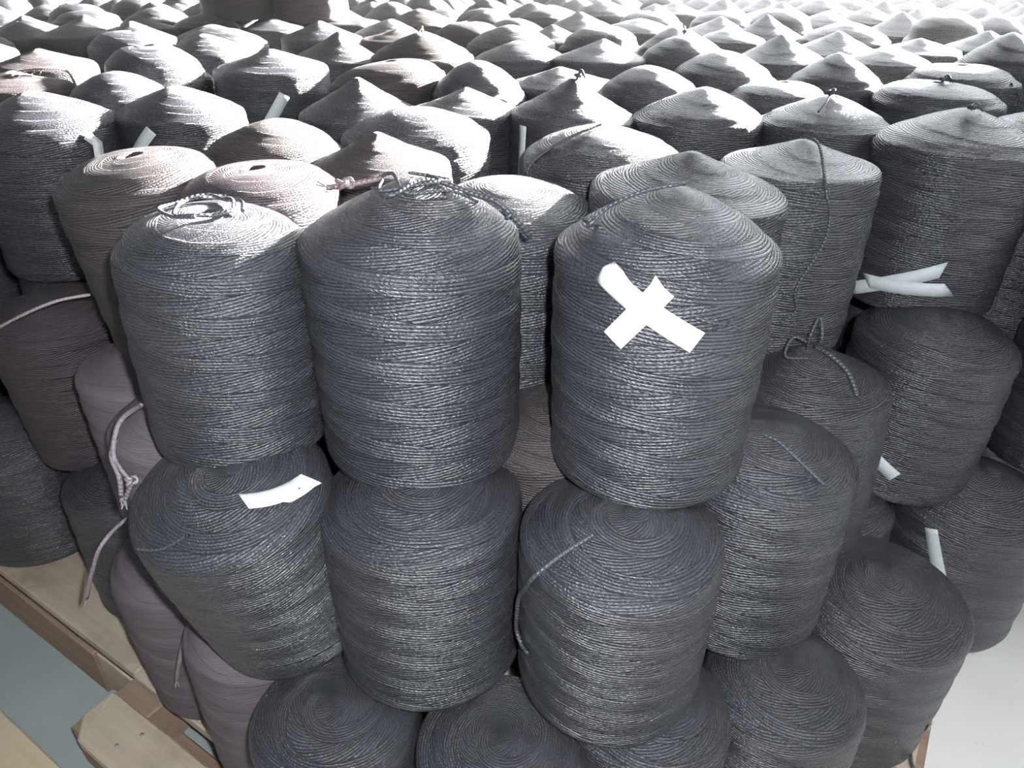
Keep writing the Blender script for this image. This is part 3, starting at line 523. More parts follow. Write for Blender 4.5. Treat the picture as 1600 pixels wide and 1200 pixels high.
('',0,-2.603,2.758,0.045,0.120,0.008,'k',2), ('',0,-2.603,2.758,0.315,0.120,0.008,'k',2), ('',0,0.907,2.764,0.045,0.118,0.008,'k',2),
('',0,0.907,2.764,0.315,0.118,0.008,'k',2), ('',0,2.302,2.755,0.586,0.124,0.045,'k',2), ('',0,2.302,2.755,0.045,0.120,0.008,'k',2),
('',0,2.302,2.755,0.315,0.120,0.008,'k',2), ('',0,-1.463,2.808,0.045,0.120,0.008,'k',2), ('',0,-1.463,2.808,0.315,0.120,0.008,'k',2),
('',0,2.638,2.811,0.575,0.120,0.060,'k',2), ('',0,2.638,2.811,0.045,0.120,0.008,'k',2), ('',0,2.638,2.811,0.315,0.120,0.008,'k',2),
('',0,0.227,2.810,0.045,0.120,0.008,'k',2), ('',0,0.227,2.810,0.315,0.120,0.008,'k',2), ('',0,-1.689,2.834,0.045,0.120,0.008,'k',2),
('',0,-1.689,2.834,0.315,0.120,0.008,'k',2), ('',0,1.923,2.827,0.583,0.121,0.050,'k',2), ('',0,1.923,2.827,0.045,0.120,0.008,'k',2),
('',0,1.923,2.827,0.315,0.120,0.008,'k',2), ('',0,-2.076,2.837,0.573,0.118,0.060,'k',2), ('',0,-2.076,2.837,0.045,0.118,0.008,'k',2),
('',0,-2.076,2.837,0.315,0.118,0.008,'k',2), ('',0,1.497,2.854,0.045,0.118,0.008,'k',2), ('',0,1.497,2.854,0.315,0.118,0.008,'k',2),
('',0,1.104,2.878,0.045,0.116,0.008,'k',2), ('',0,1.104,2.878,0.315,0.116,0.008,'k',2), ('',0,-2.422,2.893,0.580,0.118,0.045,'k',2),
('',0,-2.422,2.893,0.045,0.118,0.008,'k',2), ('',0,-2.422,2.893,0.315,0.118,0.008,'k',2), ('',0,2.130,2.921,0.568,0.117,0.045,'k',2),
('',0,2.130,2.921,0.045,0.117,0.008,'k',2), ('',0,2.130,2.921,0.315,0.117,0.008,'k',2), ('',0,0.489,2.913,0.045,0.120,0.008,'k',2),
('',0,0.489,2.913,0.315,0.120,0.008,'k',2), ('',0,-2.731,2.951,0.574,0.121,0.045,'k',2), ('',0,-2.731,2.951,0.045,0.120,0.008,'k',2),
('',0,-2.731,2.951,0.315,0.120,0.008,'k',2), ('',0,-0.080,2.919,0.045,0.117,0.008,'k',2), ('',0,-0.080,2.919,0.315,0.117,0.008,'k',2),
('',0,0.764,2.957,0.045,0.116,0.008,'k',2), ('',0,0.764,2.957,0.315,0.116,0.008,'k',2), ('',0,1.691,2.962,0.045,0.118,0.008,'k',2),
('',0,1.691,2.962,0.315,0.118,0.008,'k',2), ('',0,-1.295,2.970,0.045,0.120,0.008,'k',2), ('',0,-1.295,2.970,0.315,0.120,0.008,'k',2),
('',0,2.457,2.957,0.579,0.119,0.045,'k',2), ('',0,2.457,2.957,0.045,0.119,0.008,'k',2), ('',0,2.457,2.957,0.315,0.119,0.008,'k',2),
('',0,-0.832,2.952,0.045,0.120,0.008,'k',2), ('',0,-0.832,2.952,0.315,0.120,0.008,'k',2), ('',0,2.751,3.009,0.575,0.118,0.045,'k',2),
('',0,2.751,3.009,0.045,0.118,0.008,'k',2), ('',0,2.751,3.009,0.315,0.118,0.008,'k',2), ('',0,1.307,3.010,0.045,0.120,0.008,'k',2),
('',0,1.307,3.010,0.315,0.120,0.008,'k',2), ('',0,-2.235,3.015,0.585,0.120,0.050,'k',2), ('',0,-2.235,3.015,0.045,0.120,0.008,'k',2),
('',0,-2.235,3.015,0.315,0.120,0.008,'k',2), ('',0,-1.877,3.010,0.045,0.120,0.008,'k',2), ('',0,-1.877,3.010,0.315,0.120,0.008,'k',2),
('',0,-1.568,3.030,0.045,0.120,0.008,'k',2), ('',0,-1.568,3.030,0.315,0.120,0.008,'k',2), ('',0,-1.055,3.075,0.045,0.120,0.008,'k',2),
('',0,-1.055,3.075,0.315,0.120,0.008,'k',2), ('',0,1.928,3.071,0.045,0.120,0.008,'k',2), ('',0,1.928,3.071,0.315,0.120,0.008,'k',2),
('',0,-2.512,3.117,0.575,0.119,0.050,'k',2), ('',0,-2.512,3.117,0.045,0.119,0.008,'k',2), ('',0,-2.512,3.117,0.315,0.119,0.008,'k',2),
('',0,2.229,3.122,0.576,0.122,0.045,'k',2), ('',0,2.229,3.122,0.045,0.120,0.008,'k',2), ('',0,2.229,3.122,0.315,0.120,0.008,'k',2),
('',0,-0.462,3.150,0.045,0.120,0.008,'k',2), ('',0,-0.462,3.150,0.315,0.120,0.008,'k',2), ('',0,-0.107,3.154,0.045,0.120,0.008,'k',2),
('',0,-0.107,3.154,0.315,0.120,0.008,'k',2), ('',0,1.535,3.126,0.045,0.119,0.008,'k',2), ('',0,1.535,3.126,0.315,0.119,0.008,'k',2),
('',0,0.540,3.156,0.045,0.117,0.008,'k',2), ('',0,0.540,3.156,0.315,0.117,0.008,'k',2), ('',0,-2.901,3.146,0.581,0.124,0.030,'k',2),
('',0,-2.901,3.146,0.045,0.120,0.008,'k',2), ('',0,-2.901,3.146,0.315,0.120,0.008,'k',2), ('',0,-0.689,3.207,0.045,0.115,0.008,'k',2),
('',0,-0.689,3.207,0.315,0.115,0.008,'k',2), ('',0,-2.048,3.201,0.045,0.120,0.008,'k',2), ('',0,-2.048,3.201,0.315,0.120,0.008,'k',2),
('',0,2.871,3.197,0.567,0.119,0.030,'k',2), ('',0,2.871,3.197,0.045,0.119,0.008,'k',2), ('',0,2.871,3.197,0.315,0.119,0.008,'k',2),
('',0,-1.379,3.201,0.045,0.120,0.008,'k',2), ('',0,-1.379,3.201,0.315,0.120,0.008,'k',2), ('',0,2.501,3.198,0.569,0.116,0.050,'k',2),
('',0,2.501,3.198,0.045,0.116,0.008,'k',2), ('',0,2.501,3.198,0.315,0.116,0.008,'k',2), ('',0,-1.703,3.225,0.045,0.118,0.008,'k',2),
('',0,-1.703,3.225,0.315,0.118,0.008,'k',2), ('',0,1.727,3.246,0.045,0.120,0.008,'k',2), ('',0,1.727,3.246,0.315,0.120,0.008,'k',2),
('',0,1.301,3.253,0.045,0.120,0.008,'k',2), ('',0,1.301,3.253,0.315,0.120,0.008,'k',2), ('',0,-2.322,3.242,0.568,0.123,0.050,'k',2),
('',0,-2.322,3.242,0.045,0.120,0.008,'k',2), ('',0,-2.322,3.242,0.315,0.120,0.008,'k',2), ('',0,2.012,3.289,0.045,0.120,0.008,'k',2),
('',0,2.012,3.289,0.315,0.120,0.008,'k',2), ('',0,-2.678,3.282,0.584,0.123,0.060,'k',2), ('',0,-2.678,3.282,0.045,0.120,0.008,'k',2),
('',0,-2.678,3.282,0.315,0.120,0.008,'k',2), ('',0,-0.930,3.283,0.045,0.120,0.008,'k',2), ('',0,-0.930,3.283,0.315,0.120,0.008,'k',2),
('',0,-1.162,3.307,0.045,0.120,0.008,'k',2), ('',0,-1.162,3.307,0.315,0.120,0.008,'k',2), ('',0,-0.280,3.319,0.045,0.120,0.008,'k',2),
('',0,-0.280,3.319,0.315,0.120,0.008,'k',2), ('',0,0.086,3.329,0.045,0.120,0.008,'k',2), ('',0,0.086,3.329,0.315,0.120,0.008,'k',2),
('',0,-3.016,3.346,0.579,0.116,0.045,'k',2), ('',0,-3.016,3.346,0.045,0.116,0.008,'k',2), ('',0,-3.016,3.346,0.315,0.116,0.008,'k',2),
('',0,-1.893,3.368,0.045,0.119,0.008,'k',2), ('',0,-1.893,3.368,0.315,0.119,0.008,'k',2), ('',0,2.239,3.363,0.045,0.120,0.008,'k',2),
('',0,2.239,3.363,0.315,0.120,0.008,'k',2), ('',0,2.643,3.374,0.580,0.115,0.030,'k',2), ('',0,2.643,3.374,0.045,0.115,0.008,'k',2),
('',0,2.643,3.374,0.315,0.115,0.008,'k',2), ('',0,1.526,3.406,0.045,0.117,0.008,'k',2), ('',0,1.526,3.406,0.315,0.117,0.008,'k',2),
('',0,-1.544,3.398,0.045,0.120,0.008,'k',2), ('',0,-1.544,3.398,0.315,0.120,0.008,'k',2), ('',0,-0.578,3.427,0.045,0.120,0.008,'k',2),
('',0,-0.578,3.427,0.315,0.120,0.008,'k',2), ('',0,-2.510,3.436,0.575,0.119,0.045,'k',2), ('',0,-2.510,3.436,0.045,0.119,0.008,'k',2),
('',0,-2.510,3.436,0.315,0.119,0.008,'k',2), ('',0,1.125,3.444,0.045,0.120,0.008,'k',2), ('',0,1.125,3.444,0.315,0.120,0.008,'k',2),
('',0,-2.118,3.446,0.045,0.115,0.008,'k',2), ('',0,-2.118,3.446,0.315,0.115,0.008,'k',2), ('',0,-2.792,3.482,0.581,0.124,0.060,'k',2),
('',0,-2.792,3.482,0.045,0.120,0.008,'k',2), ('',0,-2.792,3.482,0.315,0.120,0.008,'k',2), ('',0,2.841,3.467,0.570,0.119,0.045,'k',2),
('',0,2.841,3.467,0.045,0.119,0.008,'k',2), ('',0,2.841,3.467,0.315,0.119,0.008,'k',2), ('',0,-1.302,3.478,0.045,0.118,0.008,'k',2),
('',0,-1.302,3.478,0.315,0.118,0.008,'k',2), ('',0,2.438,3.467,0.572,0.116,0.050,'k',2), ('',0,2.438,3.467,0.045,0.116,0.008,'k',2),
('',0,2.438,3.467,0.315,0.116,0.008,'k',2), ('',0,1.955,3.508,0.045,0.118,0.008,'k',2), ('',0,1.955,3.508,0.315,0.118,0.008,'k',2),
('',0,-0.807,3.485,0.045,0.116,0.008,'k',2), ('',0,-0.807,3.485,0.315,0.116,0.008,'k',2), ('',0,-0.103,3.491,0.045,0.116,0.008,'k',2),
('',0,-0.103,3.491,0.315,0.116,0.008,'k',2), ('',0,-1.074,3.520,0.045,0.119,0.008,'k',2), ('',0,-1.074,3.520,0.315,0.119,0.008,'k',2),
('',0,-0.365,3.528,0.045,0.116,0.008,'k',2), ('',0,-0.365,3.528,0.315,0.116,0.008,'k',2), ('',0,-3.159,3.529,0.583,0.123,0.060,'k',2),
('',0,-3.159,3.529,0.045,0.120,0.008,'k',2), ('',0,-3.159,3.529,0.315,0.120,0.008,'k',2), ('',0,-1.703,3.569,0.045,0.117,0.008,'k',2),
('',0,-1.703,3.569,0.315,0.117,0.008,'k',2), ('',0,1.707,3.565,0.045,0.116,0.008,'k',2), ('',0,1.707,3.565,0.315,0.116,0.008,'k',2),
('',0,0.171,3.586,0.045,0.120,0.008,'k',2), ('',0,0.171,3.586,0.315,0.120,0.008,'k',2), ('',0,1.325,3.546,0.045,0.120,0.008,'k',2),
('',0,1.325,3.546,0.315,0.120,0.008,'k',2), ('',0,0.916,3.597,0.045,0.117,0.008,'k',2), ('',0,0.916,3.597,0.315,0.117,0.008,'k',2),
('',0,-2.344,3.604,0.045,0.120,0.008,'k',2), ('',0,-2.344,3.604,0.315,0.120,0.008,'k',2), ('',0,-1.933,3.601,0.045,0.117,0.008,'k',2),
('',0,-1.933,3.601,0.315,0.117,0.008,'k',2), ('',0,2.206,3.610,0.045,0.118,0.008,'k',2), ('',0,2.206,3.610,0.315,0.118,0.008,'k',2),
('',0,0.462,3.608,0.045,0.120,0.008,'k',2), ('',0,0.462,3.608,0.315,0.120,0.008,'k',2), ('',0,2.581,3.646,0.573,0.125,0.060,'k',2),
('',0,2.581,3.646,0.045,0.120,0.008,'k',2), ('',0,2.581,3.646,0.315,0.120,0.008,'k',2), ('',0,-2.960,3.650,0.584,0.121,0.050,'k',2),
('',0,-2.960,3.650,0.045,0.120,0.008,'k',2), ('',0,-2.960,3.650,0.315,0.120,0.008,'k',2), ('',0,-2.662,3.675,0.583,0.117,0.050,'k',2),
('',0,-2.662,3.675,0.045,0.117,0.008,'k',2), ('',0,-2.662,3.675,0.315,0.117,0.008,'k',2), ('',0,-0.611,3.675,0.045,0.120,0.008,'k',2),
('',0,-0.611,3.675,0.315,0.120,0.008,'k',2), ('',0,2.981,3.654,0.575,0.122,0.050,'k',2), ('',0,2.981,3.654,0.045,0.120,0.008,'k',2),
('',0,2.981,3.654,0.315,0.120,0.008,'k',2), ('',0,-1.500,3.686,0.045,0.120,0.008,'k',2), ('',0,-1.500,3.686,0.315,0.120,0.008,'k',2),
('',0,1.139,3.689,0.045,0.120,0.008,'k',2), ('',0,1.139,3.689,0.315,0.120,0.008,'k',2), ('',0,-1.243,3.695,0.045,0.120,0.008,'k',2),
('',0,-1.243,3.695,0.315,0.120,0.008,'k',2), ('',0,1.521,3.688,0.045,0.115,0.008,'k',2), ('',0,1.521,3.688,0.315,0.115,0.008,'k',2),
('',0,-0.027,3.718,0.045,0.120,0.008,'k',2), ('',0,-0.027,3.718,0.315,0.120,0.008,'k',2), ('',0,0.674,3.706,0.045,0.117,0.008,'k',2),
('',0,0.674,3.706,0.315,0.117,0.008,'k',2), ('',0,1.862,3.729,0.045,0.120,0.008,'k',2), ('',0,1.862,3.729,0.315,0.120,0.008,'k',2),
('',0,-0.908,3.712,0.580,0.123,0.030,'k',2), ('',0,-0.908,3.712,0.045,0.120,0.008,'k',2), ('',0,-0.908,3.712,0.315,0.120,0.008,'k',2),
('',0,-3.269,3.731,0.586,0.116,0.050,'k',2), ('',0,-3.269,3.731,0.045,0.116,0.008,'k',2), ('',0,-3.269,3.731,0.315,0.116,0.008,'k',2),
('',0,-0.293,3.748,0.577,0.119,0.060,'k',2), ('',0,-0.293,3.748,0.045,0.119,0.008,'k',2), ('',0,-0.293,3.748,0.315,0.119,0.008,'k',2),
('',0,-2.113,3.747,0.587,0.119,0.060,'k',2), ('',0,-2.113,3.747,0.045,0.119,0.008,'k',2), ('',0,-2.113,3.747,0.315,0.119,0.008,'k',2),
('',0,2.350,3.790,0.587,0.118,0.030,'k',2), ('',0,2.350,3.790,0.045,0.118,0.008,'k',2), ('',0,2.350,3.790,0.315,0.118,0.008,'k',2),
('',0,2.094,3.809,0.045,0.119,0.008,'k',2), ('',0,2.094,3.809,0.315,0.119,0.008,'k',2), ('',0,-1.744,3.798,0.578,0.124,0.060,'k',2),
('',0,-1.744,3.798,0.045,0.120,0.008,'k',2), ('',0,-1.744,3.798,0.315,0.120,0.008,'k',2), ('',0,0.307,3.805,0.576,0.116,0.045,'k',2),
('',0,0.307,3.805,0.045,0.116,0.008,'k',2), ('',0,0.307,3.805,0.315,0.116,0.008,'k',2), ('',0,2.740,3.839,0.580,0.118,0.060,'k',2),
('',0,2.740,3.839,0.045,0.118,0.008,'k',2), ('',0,2.740,3.839,0.315,0.118,0.008,'k',2), ('',0,0.883,3.830,0.581,0.117,0.045,'k',2),
('',0,0.883,3.830,0.045,0.117,0.008,'k',2), ('',0,0.883,3.830,0.315,0.117,0.008,'k',2), ('',0,3.090,3.847,0.577,0.115,0.045,'k',2),
('',0,3.090,3.847,0.045,0.115,0.008,'k',2), ('',0,3.090,3.847,0.315,0.115,0.008,'k',2), ('',0,-2.370,3.855,0.584,0.118,0.045,'k',2),
('',0,-2.370,3.855,0.045,0.118,0.008,'k',2), ('',0,-2.370,3.855,0.315,0.118,0.008,'k',2), ('',0,1.341,3.852,0.574,0.115,0.045,'k',2),
('',0,1.341,3.852,0.045,0.115,0.008,'k',2), ('',0,1.341,3.852,0.315,0.115,0.008,'k',2), ('',0,-0.731,3.873,0.580,0.119,0.050,'k',2),
('',0,-0.731,3.873,0.045,0.119,0.008,'k',2), ('',0,-0.731,3.873,0.315,0.119,0.008,'k',2), ('',0,-2.867,3.876,0.579,0.125,0.030,'k',2),
('',0,-2.867,3.876,0.045,0.120,0.008,'k',2), ('',0,-2.867,3.876,0.315,0.120,0.008,'k',2), ('',0,1.651,3.883,0.585,0.118,0.060,'k',2),
('',0,1.651,3.883,0.045,0.118,0.008,'k',2), ('',0,1.651,3.883,0.315,0.118,0.008,'k',2), ('',0,-3.431,3.874,0.583,0.117,0.060,'k',2),
('',0,-3.431,3.874,0.045,0.117,0.008,'k',2), ('',0,-3.431,3.874,0.315,0.117,0.008,'k',2), ('',0,-1.369,3.907,0.578,0.121,0.050,'k',2),
('',0,-1.369,3.907,0.045,0.120,0.008,'k',2), ('',0,-1.369,3.907,0.315,0.120,0.008,'k',2), ('',0,-1.109,3.894,0.581,0.124,0.030,'k',2),
('',0,-1.109,3.894,0.045,0.120,0.008,'k',2), ('',0,-1.109,3.894,0.315,0.120,0.008,'k',2), ('',0,1.108,3.912,0.570,0.118,0.045,'k',2),
('',0,1.108,3.912,0.045,0.118,0.008,'k',2), ('',0,1.108,3.912,0.315,0.118,0.008,'k',2), ('',0,-0.512,3.921,0.584,0.122,0.045,'k',2),
('',0,-0.512,3.921,0.045,0.120,0.008,'k',2), ('',0,-0.512,3.921,0.315,0.120,0.008,'k',2), ('',0,0.531,3.915,0.575,0.122,0.050,'k',2),
('',0,0.531,3.915,0.045,0.120,0.008,'k',2), ('',0,0.531,3.915,0.315,0.120,0.008,'k',2), ('',0,-1.959,3.913,0.571,0.116,0.045,'k',2),
('',0,-1.959,3.913,0.045,0.116,0.008,'k',2), ('',0,-1.959,3.913,0.315,0.116,0.008,'k',2), ('',0,-3.123,3.918,0.579,0.121,0.045,'k',2),
('',0,-3.123,3.918,0.045,0.120,0.008,'k',2), ('',0,-3.123,3.918,0.315,0.120,0.008,'k',2), ('',0,2.531,3.924,0.574,0.118,0.050,'k',2),
('',0,2.531,3.924,0.045,0.118,0.008,'k',2), ('',0,2.531,3.924,0.315,0.118,0.008,'k',2), ('',0,-2.587,3.932,0.584,0.121,0.050,'k',2),
('',0,-2.587,3.932,0.045,0.120,0.008,'k',2), ('',0,-2.587,3.932,0.315,0.120,0.008,'k',2), ('',0,0.028,3.955,0.577,0.117,0.050,'k',2),
('',0,0.028,3.955,0.045,0.117,0.008,'k',2), ('',0,0.028,3.955,0.315,0.117,0.008,'k',2), ('',0,-0.251,3.968,0.573,0.117,0.050,'k',2),
('',0,-0.251,3.968,0.045,0.117,0.008,'k',2), ('',0,-0.251,3.968,0.315,0.117,0.008,'k',2), ('',0,3.496,3.960,0.585,0.117,0.030,'k',2),
('',0,3.496,3.960,0.045,0.117,0.008,'k',2), ('',0,3.496,3.960,0.315,0.117,0.008,'k',2), ('',0,1.922,3.992,0.582,0.121,0.050,'k',2),
('',0,1.922,3.992,0.045,0.120,0.008,'k',2), ('',0,1.922,3.992,0.315,0.120,0.008,'k',2), ('',0,-2.178,3.993,0.572,0.118,0.030,'k',2),
('',0,-2.178,3.993,0.045,0.118,0.008,'k',2), ('',0,-2.178,3.993,0.315,0.118,0.008,'k',2), ('',0,2.907,3.985,0.568,0.115,0.045,'k',2),
('',0,2.907,3.985,0.045,0.115,0.008,'k',2), ('',0,2.907,3.985,0.315,0.115,0.008,'k',2), ('',0,-1.605,4.007,0.572,0.121,0.060,'k',2),
('',0,-1.605,4.007,0.045,0.120,0.008,'k',2), ('',0,-1.605,4.007,0.315,0.120,0.008,'k',2), ('',0,2.173,4.015,0.587,0.118,0.045,'k',2),
('',0,2.173,4.015,0.045,0.118,0.008,'k',2), ('',0,2.173,4.015,0.315,0.118,0.008,'k',2), ('',0,3.236,4.028,0.570,0.125,0.045,'k',2),
('',0,3.236,4.028,0.045,0.120,0.008,'k',2), ('',0,3.236,4.028,0.315,0.120,0.008,'k',2), ('',0,-0.901,4.029,0.570,0.121,0.030,'k',2),
('',0,-0.901,4.029,0.045,0.120,0.008,'k',2), ('',0,-0.901,4.029,0.315,0.120,0.008,'k',2), ('',0,0.711,4.052,0.569,0.116,0.045,'k',2),
('',0,0.711,4.052,0.045,0.116,0.008,'k',2), ('',0,0.711,4.052,0.315,0.116,0.008,'k',2), ('',0,0.246,4.053,0.573,0.115,0.050,'k',2),
('',0,0.246,4.053,0.045,0.115,0.008,'k',2), ('',0,0.246,4.053,0.315,0.115,0.008,'k',2), ('',0,1.346,4.070,0.586,0.116,0.050,'k',2),
('',0,1.346,4.070,0.045,0.116,0.008,'k',2), ('',0,1.346,4.070,0.315,0.116,0.008,'k',2), ('',0,1.564,4.088,0.578,0.120,0.050,'k',2),
('',0,1.564,4.088,0.045,0.120,0.008,'k',2), ('',0,1.564,4.088,0.315,0.120,0.008,'k',2), ('',0,-3.281,4.077,0.577,0.118,0.060,'k',2),
('',0,-3.281,4.077,0.045,0.118,0.008,'k',2), ('',0,-3.281,4.077,0.315,0.118,0.008,'k',2), ('',0,-3.556,4.078,0.583,0.123,0.050,'k',2),
('',0,-3.556,4.078,0.045,0.120,0.008,'k',2), ('',0,-3.556,4.078,0.315,0.120,0.008,'k',2), ('',0,2.688,4.091,0.574,0.118,0.030,'k',2),
('',0,2.688,4.091,0.045,0.118,0.008,'k',2), ('',0,2.688,4.091,0.315,0.118,0.008,'k',2), ('',0,0.965,4.106,0.571,0.117,0.050,'k',2),
('',0,0.965,4.106,0.045,0.117,0.008,'k',2), ('',0,0.965,4.106,0.315,0.117,0.008,'k',2), ('',0,-2.982,4.122,0.571,0.116,0.060,'k',2),
('',0,-2.982,4.122,0.045,0.116,0.008,'k',2), ('',0,-2.982,4.122,0.315,0.116,0.008,'k',2), ('',0,-0.674,4.115,0.572,0.116,0.050,'k',2),
('',0,-0.674,4.115,0.045,0.116,0.008,'k',2), ('',0,-0.674,4.115,0.315,0.116,0.008,'k',2), ('',0,-1.185,4.108,0.567,0.116,0.045,'k',2),
('',0,-1.185,4.108,0.045,0.116,0.008,'k',2), ('',0,-1.185,4.108,0.315,0.116,0.008,'k',2), ('',0,2.372,4.123,0.581,0.122,0.045,'k',2),
('',0,2.372,4.123,0.045,0.120,0.008,'k',2), ('',0,2.372,4.123,0.315,0.120,0.008,'k',2), ('',0,-2.743,4.109,0.569,0.123,0.050,'k',2),
('',0,-2.743,4.109,0.045,0.120,0.008,'k',2), ('',0,-2.743,4.109,0.315,0.120,0.008,'k',2), ('',0,-2.470,4.133,0.572,0.117,0.060,'k',2),
('',0,-2.470,4.133,0.045,0.117,0.008,'k',2), ('',0,-2.470,4.133,0.315,0.117,0.008,'k',2), ('',0,-1.828,4.121,0.573,0.118,0.050,'k',2),
('',0,-1.828,4.121,0.045,0.118,0.008,'k',2), ('',0,-1.828,4.121,0.315,0.118,0.008,'k',2), ('',0,-0.422,4.159,0.574,0.124,0.060,'k',2),
('',0,-0.422,4.159,0.045,0.120,0.008,'k',2), ('',0,-0.422,4.159,0.315,0.120,0.008,'k',2), ('',0,0.451,4.152,0.572,0.123,0.030,'k',2),
('',0,0.451,4.152,0.045,0.120,0.008,'k',2), ('',0,0.451,4.152,0.315,0.120,0.008,'k',2), ('',0,-0.092,4.155,0.587,0.124,0.050,'k',2),
('',0,-0.092,4.155,0.045,0.120,0.008,'k',2), ('',0,-0.092,4.155,0.315,0.120,0.008,'k',2), ('',0,-1.408,4.168,0.571,0.124,0.030,'k',2),
('',0,-1.408,4.168,0.045,0.120,0.008,'k',2), ('',0,-1.408,4.168,0.315,0.120,0.008,'k',2), ('',0,3.650,4.155,0.576,0.119,0.050,'k',2),
('',0,3.650,4.155,0.045,0.119,0.008,'k',2), ('',0,3.650,4.155,0.315,0.119,0.008,'k',2), ('',0,1.798,4.187,0.582,0.116,0.045,'k',2),
('',0,1.798,4.187,0.045,0.116,0.008,'k',2), ('',0,1.798,4.187,0.315,0.116,0.008,'k',2), ('',0,2.016,4.207,0.577,0.116,0.030,'k',2),
('',0,2.016,4.207,0.045,0.116,0.008,'k',2), ('',0,2.016,4.207,0.315,0.116,0.008,'k',2), ('',0,3.008,4.208,0.576,0.117,0.045,'k',2),
('',0,3.008,4.208,0.045,0.117,0.008,'k',2), ('',0,3.008,4.208,0.315,0.117,0.008,'k',2), ('',0,-2.080,4.203,0.578,0.123,0.060,'k',2),
('',0,-2.080,4.203,0.045,0.120,0.008,'k',2), ('',0,-2.080,4.203,0.315,0.120,0.008,'k',2), ('',0,1.147,4.236,0.574,0.118,0.050,'k',2),
('',0,1.147,4.236,0.045,0.118,0.008,'k',2), ('',0,1.147,4.236,0.315,0.118,0.008,'k',2), ('',0,3.426,4.211,0.579,0.115,0.030,'k',2),
('',0,3.426,4.211,0.045,0.115,0.008,'k',2), ('',0,3.426,4.211,0.315,0.115,0.008,'k',2), ('',0,0.205,4.272,0.580,0.117,0.045,'k',2),
('',0,0.205,4.272,0.045,0.117,0.008,'k',2), ('',0,0.205,4.272,0.315,0.117,0.008,'k',2), ('',0,-0.969,4.281,0.580,0.118,0.045,'k',2),
('',0,-0.969,4.281,0.045,0.118,0.008,'k',2), ('',0,-0.969,4.281,0.315,0.118,0.008,'k',2), ('',0,-3.705,4.254,0.580,0.120,0.060,'k',2),
('',0,-3.705,4.254,0.045,0.120,0.008,'k',2), ('',0,-3.705,4.254,0.315,0.120,0.008,'k',2), ('',0,1.413,4.277,0.587,0.116,0.050,'k',2),
('',0,1.413,4.277,0.045,0.116,0.008,'k',2), ('',0,1.413,4.277,0.315,0.116,0.008,'k',2), ('',0,-3.418,4.271,0.571,0.119,0.060,'k',2),
('',0,-3.418,4.271,0.045,0.119,0.008,'k',2), ('',0,-3.418,4.271,0.315,0.119,0.008,'k',2), ('',0,0.657,4.295,0.587,0.119,0.030,'k',2),
('',0,0.657,4.295,0.045,0.119,0.008,'k',2), ('',0,0.657,4.295,0.315,0.119,0.008,'k',2), ('',0,-2.297,4.295,0.574,0.118,0.045,'k',2),
('',0,-2.297,4.295,0.045,0.118,0.008,'k',2), ('',0,-2.297,4.295,0.315,0.118,0.008,'k',2), ('',0,2.217,4.310,0.576,0.118,0.045,'k',2),
('',0,2.217,4.310,0.045,0.118,0.008,'k',2), ('',0,2.217,4.310,0.315,0.118,0.008,'k',2), ('',0,2.716,4.317,0.587,0.119,0.060,'k',2),
('',0,2.716,4.317,0.045,0.119,0.008,'k',2), ('',0,2.716,4.317,0.315,0.119,0.008,'k',2), ('',0,-0.751,4.318,0.569,0.117,0.060,'k',2),
('',0,-0.751,4.318,0.045,0.117,0.008,'k',2), ('',0,-0.751,4.318,0.315,0.117,0.008,'k',2), ('',0,-2.591,4.322,0.579,0.117,0.050,'k',2),
('',0,-2.591,4.322,0.045,0.117,0.008,'k',2), ('',0,-2.591,4.322,0.315,0.117,0.008,'k',2), ('',0,-3.149,4.292,0.576,0.122,0.045,'k',2),
('',0,-3.149,4.292,0.045,0.120,0.008,'k',2), ('',0,-3.149,4.292,0.315,0.120,0.008,'k',2), ('',0,-1.644,4.285,0.571,0.118,0.045,'k',2),
('',0,-1.644,4.285,0.045,0.118,0.008,'k',2), ('',0,-1.644,4.285,0.315,0.118,0.008,'k',2), ('',0,-1.240,4.328,0.577,0.116,0.045,'k',2),
('',0,-1.240,4.328,0.045,0.116,0.008,'k',2), ('',0,-1.240,4.328,0.315,0.116,0.008,'k',2), ('',0,-2.830,4.322,0.568,0.121,0.030,'k',2),
('',0,-2.830,4.322,0.045,0.120,0.008,'k',2), ('',0,-2.830,4.322,0.315,0.120,0.008,'k',2), ('',0,0.945,4.356,0.571,0.124,0.045,'k',2),
('',0,0.945,4.356,0.045,0.120,0.008,'k',2), ('',0,0.945,4.356,0.315,0.120,0.008,'k',2), ('',0,3.231,4.319,0.585,0.116,0.060,'k',2),
('',0,3.231,4.319,0.045,0.116,0.008,'k',2), ('',0,3.231,4.319,0.315,0.116,0.008,'k',2), ('',0,1.618,4.364,0.575,0.121,0.030,'k',2),
('',0,1.618,4.364,0.045,0.120,0.008,'k',2), ('',0,1.618,4.364,0.315,0.120,0.008,'k',2), ('',0,3.745,4.366,0.574,0.116,0.060,'k',2),
('',0,3.745,4.366,0.045,0.116,0.008,'k',2), ('',0,3.745,4.366,0.315,0.116,0.008,'k',2), ('',0,-0.249,4.354,0.584,0.125,0.050,'k',2),
('',0,-0.249,4.354,0.045,0.120,0.008,'k',2), ('',0,-0.249,4.354,0.315,0.120,0.008,'k',2), ('',0,-0.490,4.385,0.571,0.120,0.030,'k',2),
('',0,-0.490,4.385,0.045,0.120,0.008,'k',2), ('',0,-0.490,4.385,0.315,0.120,0.008,'k',2), ('',0,-1.897,4.356,0.586,0.123,0.050,'k',2),
('',0,-1.897,4.356,0.045,0.120,0.008,'k',2), ('',0,-1.897,4.356,0.315,0.120,0.008,'k',2), ('',0,2.454,4.371,0.575,0.122,0.045,'k',2),
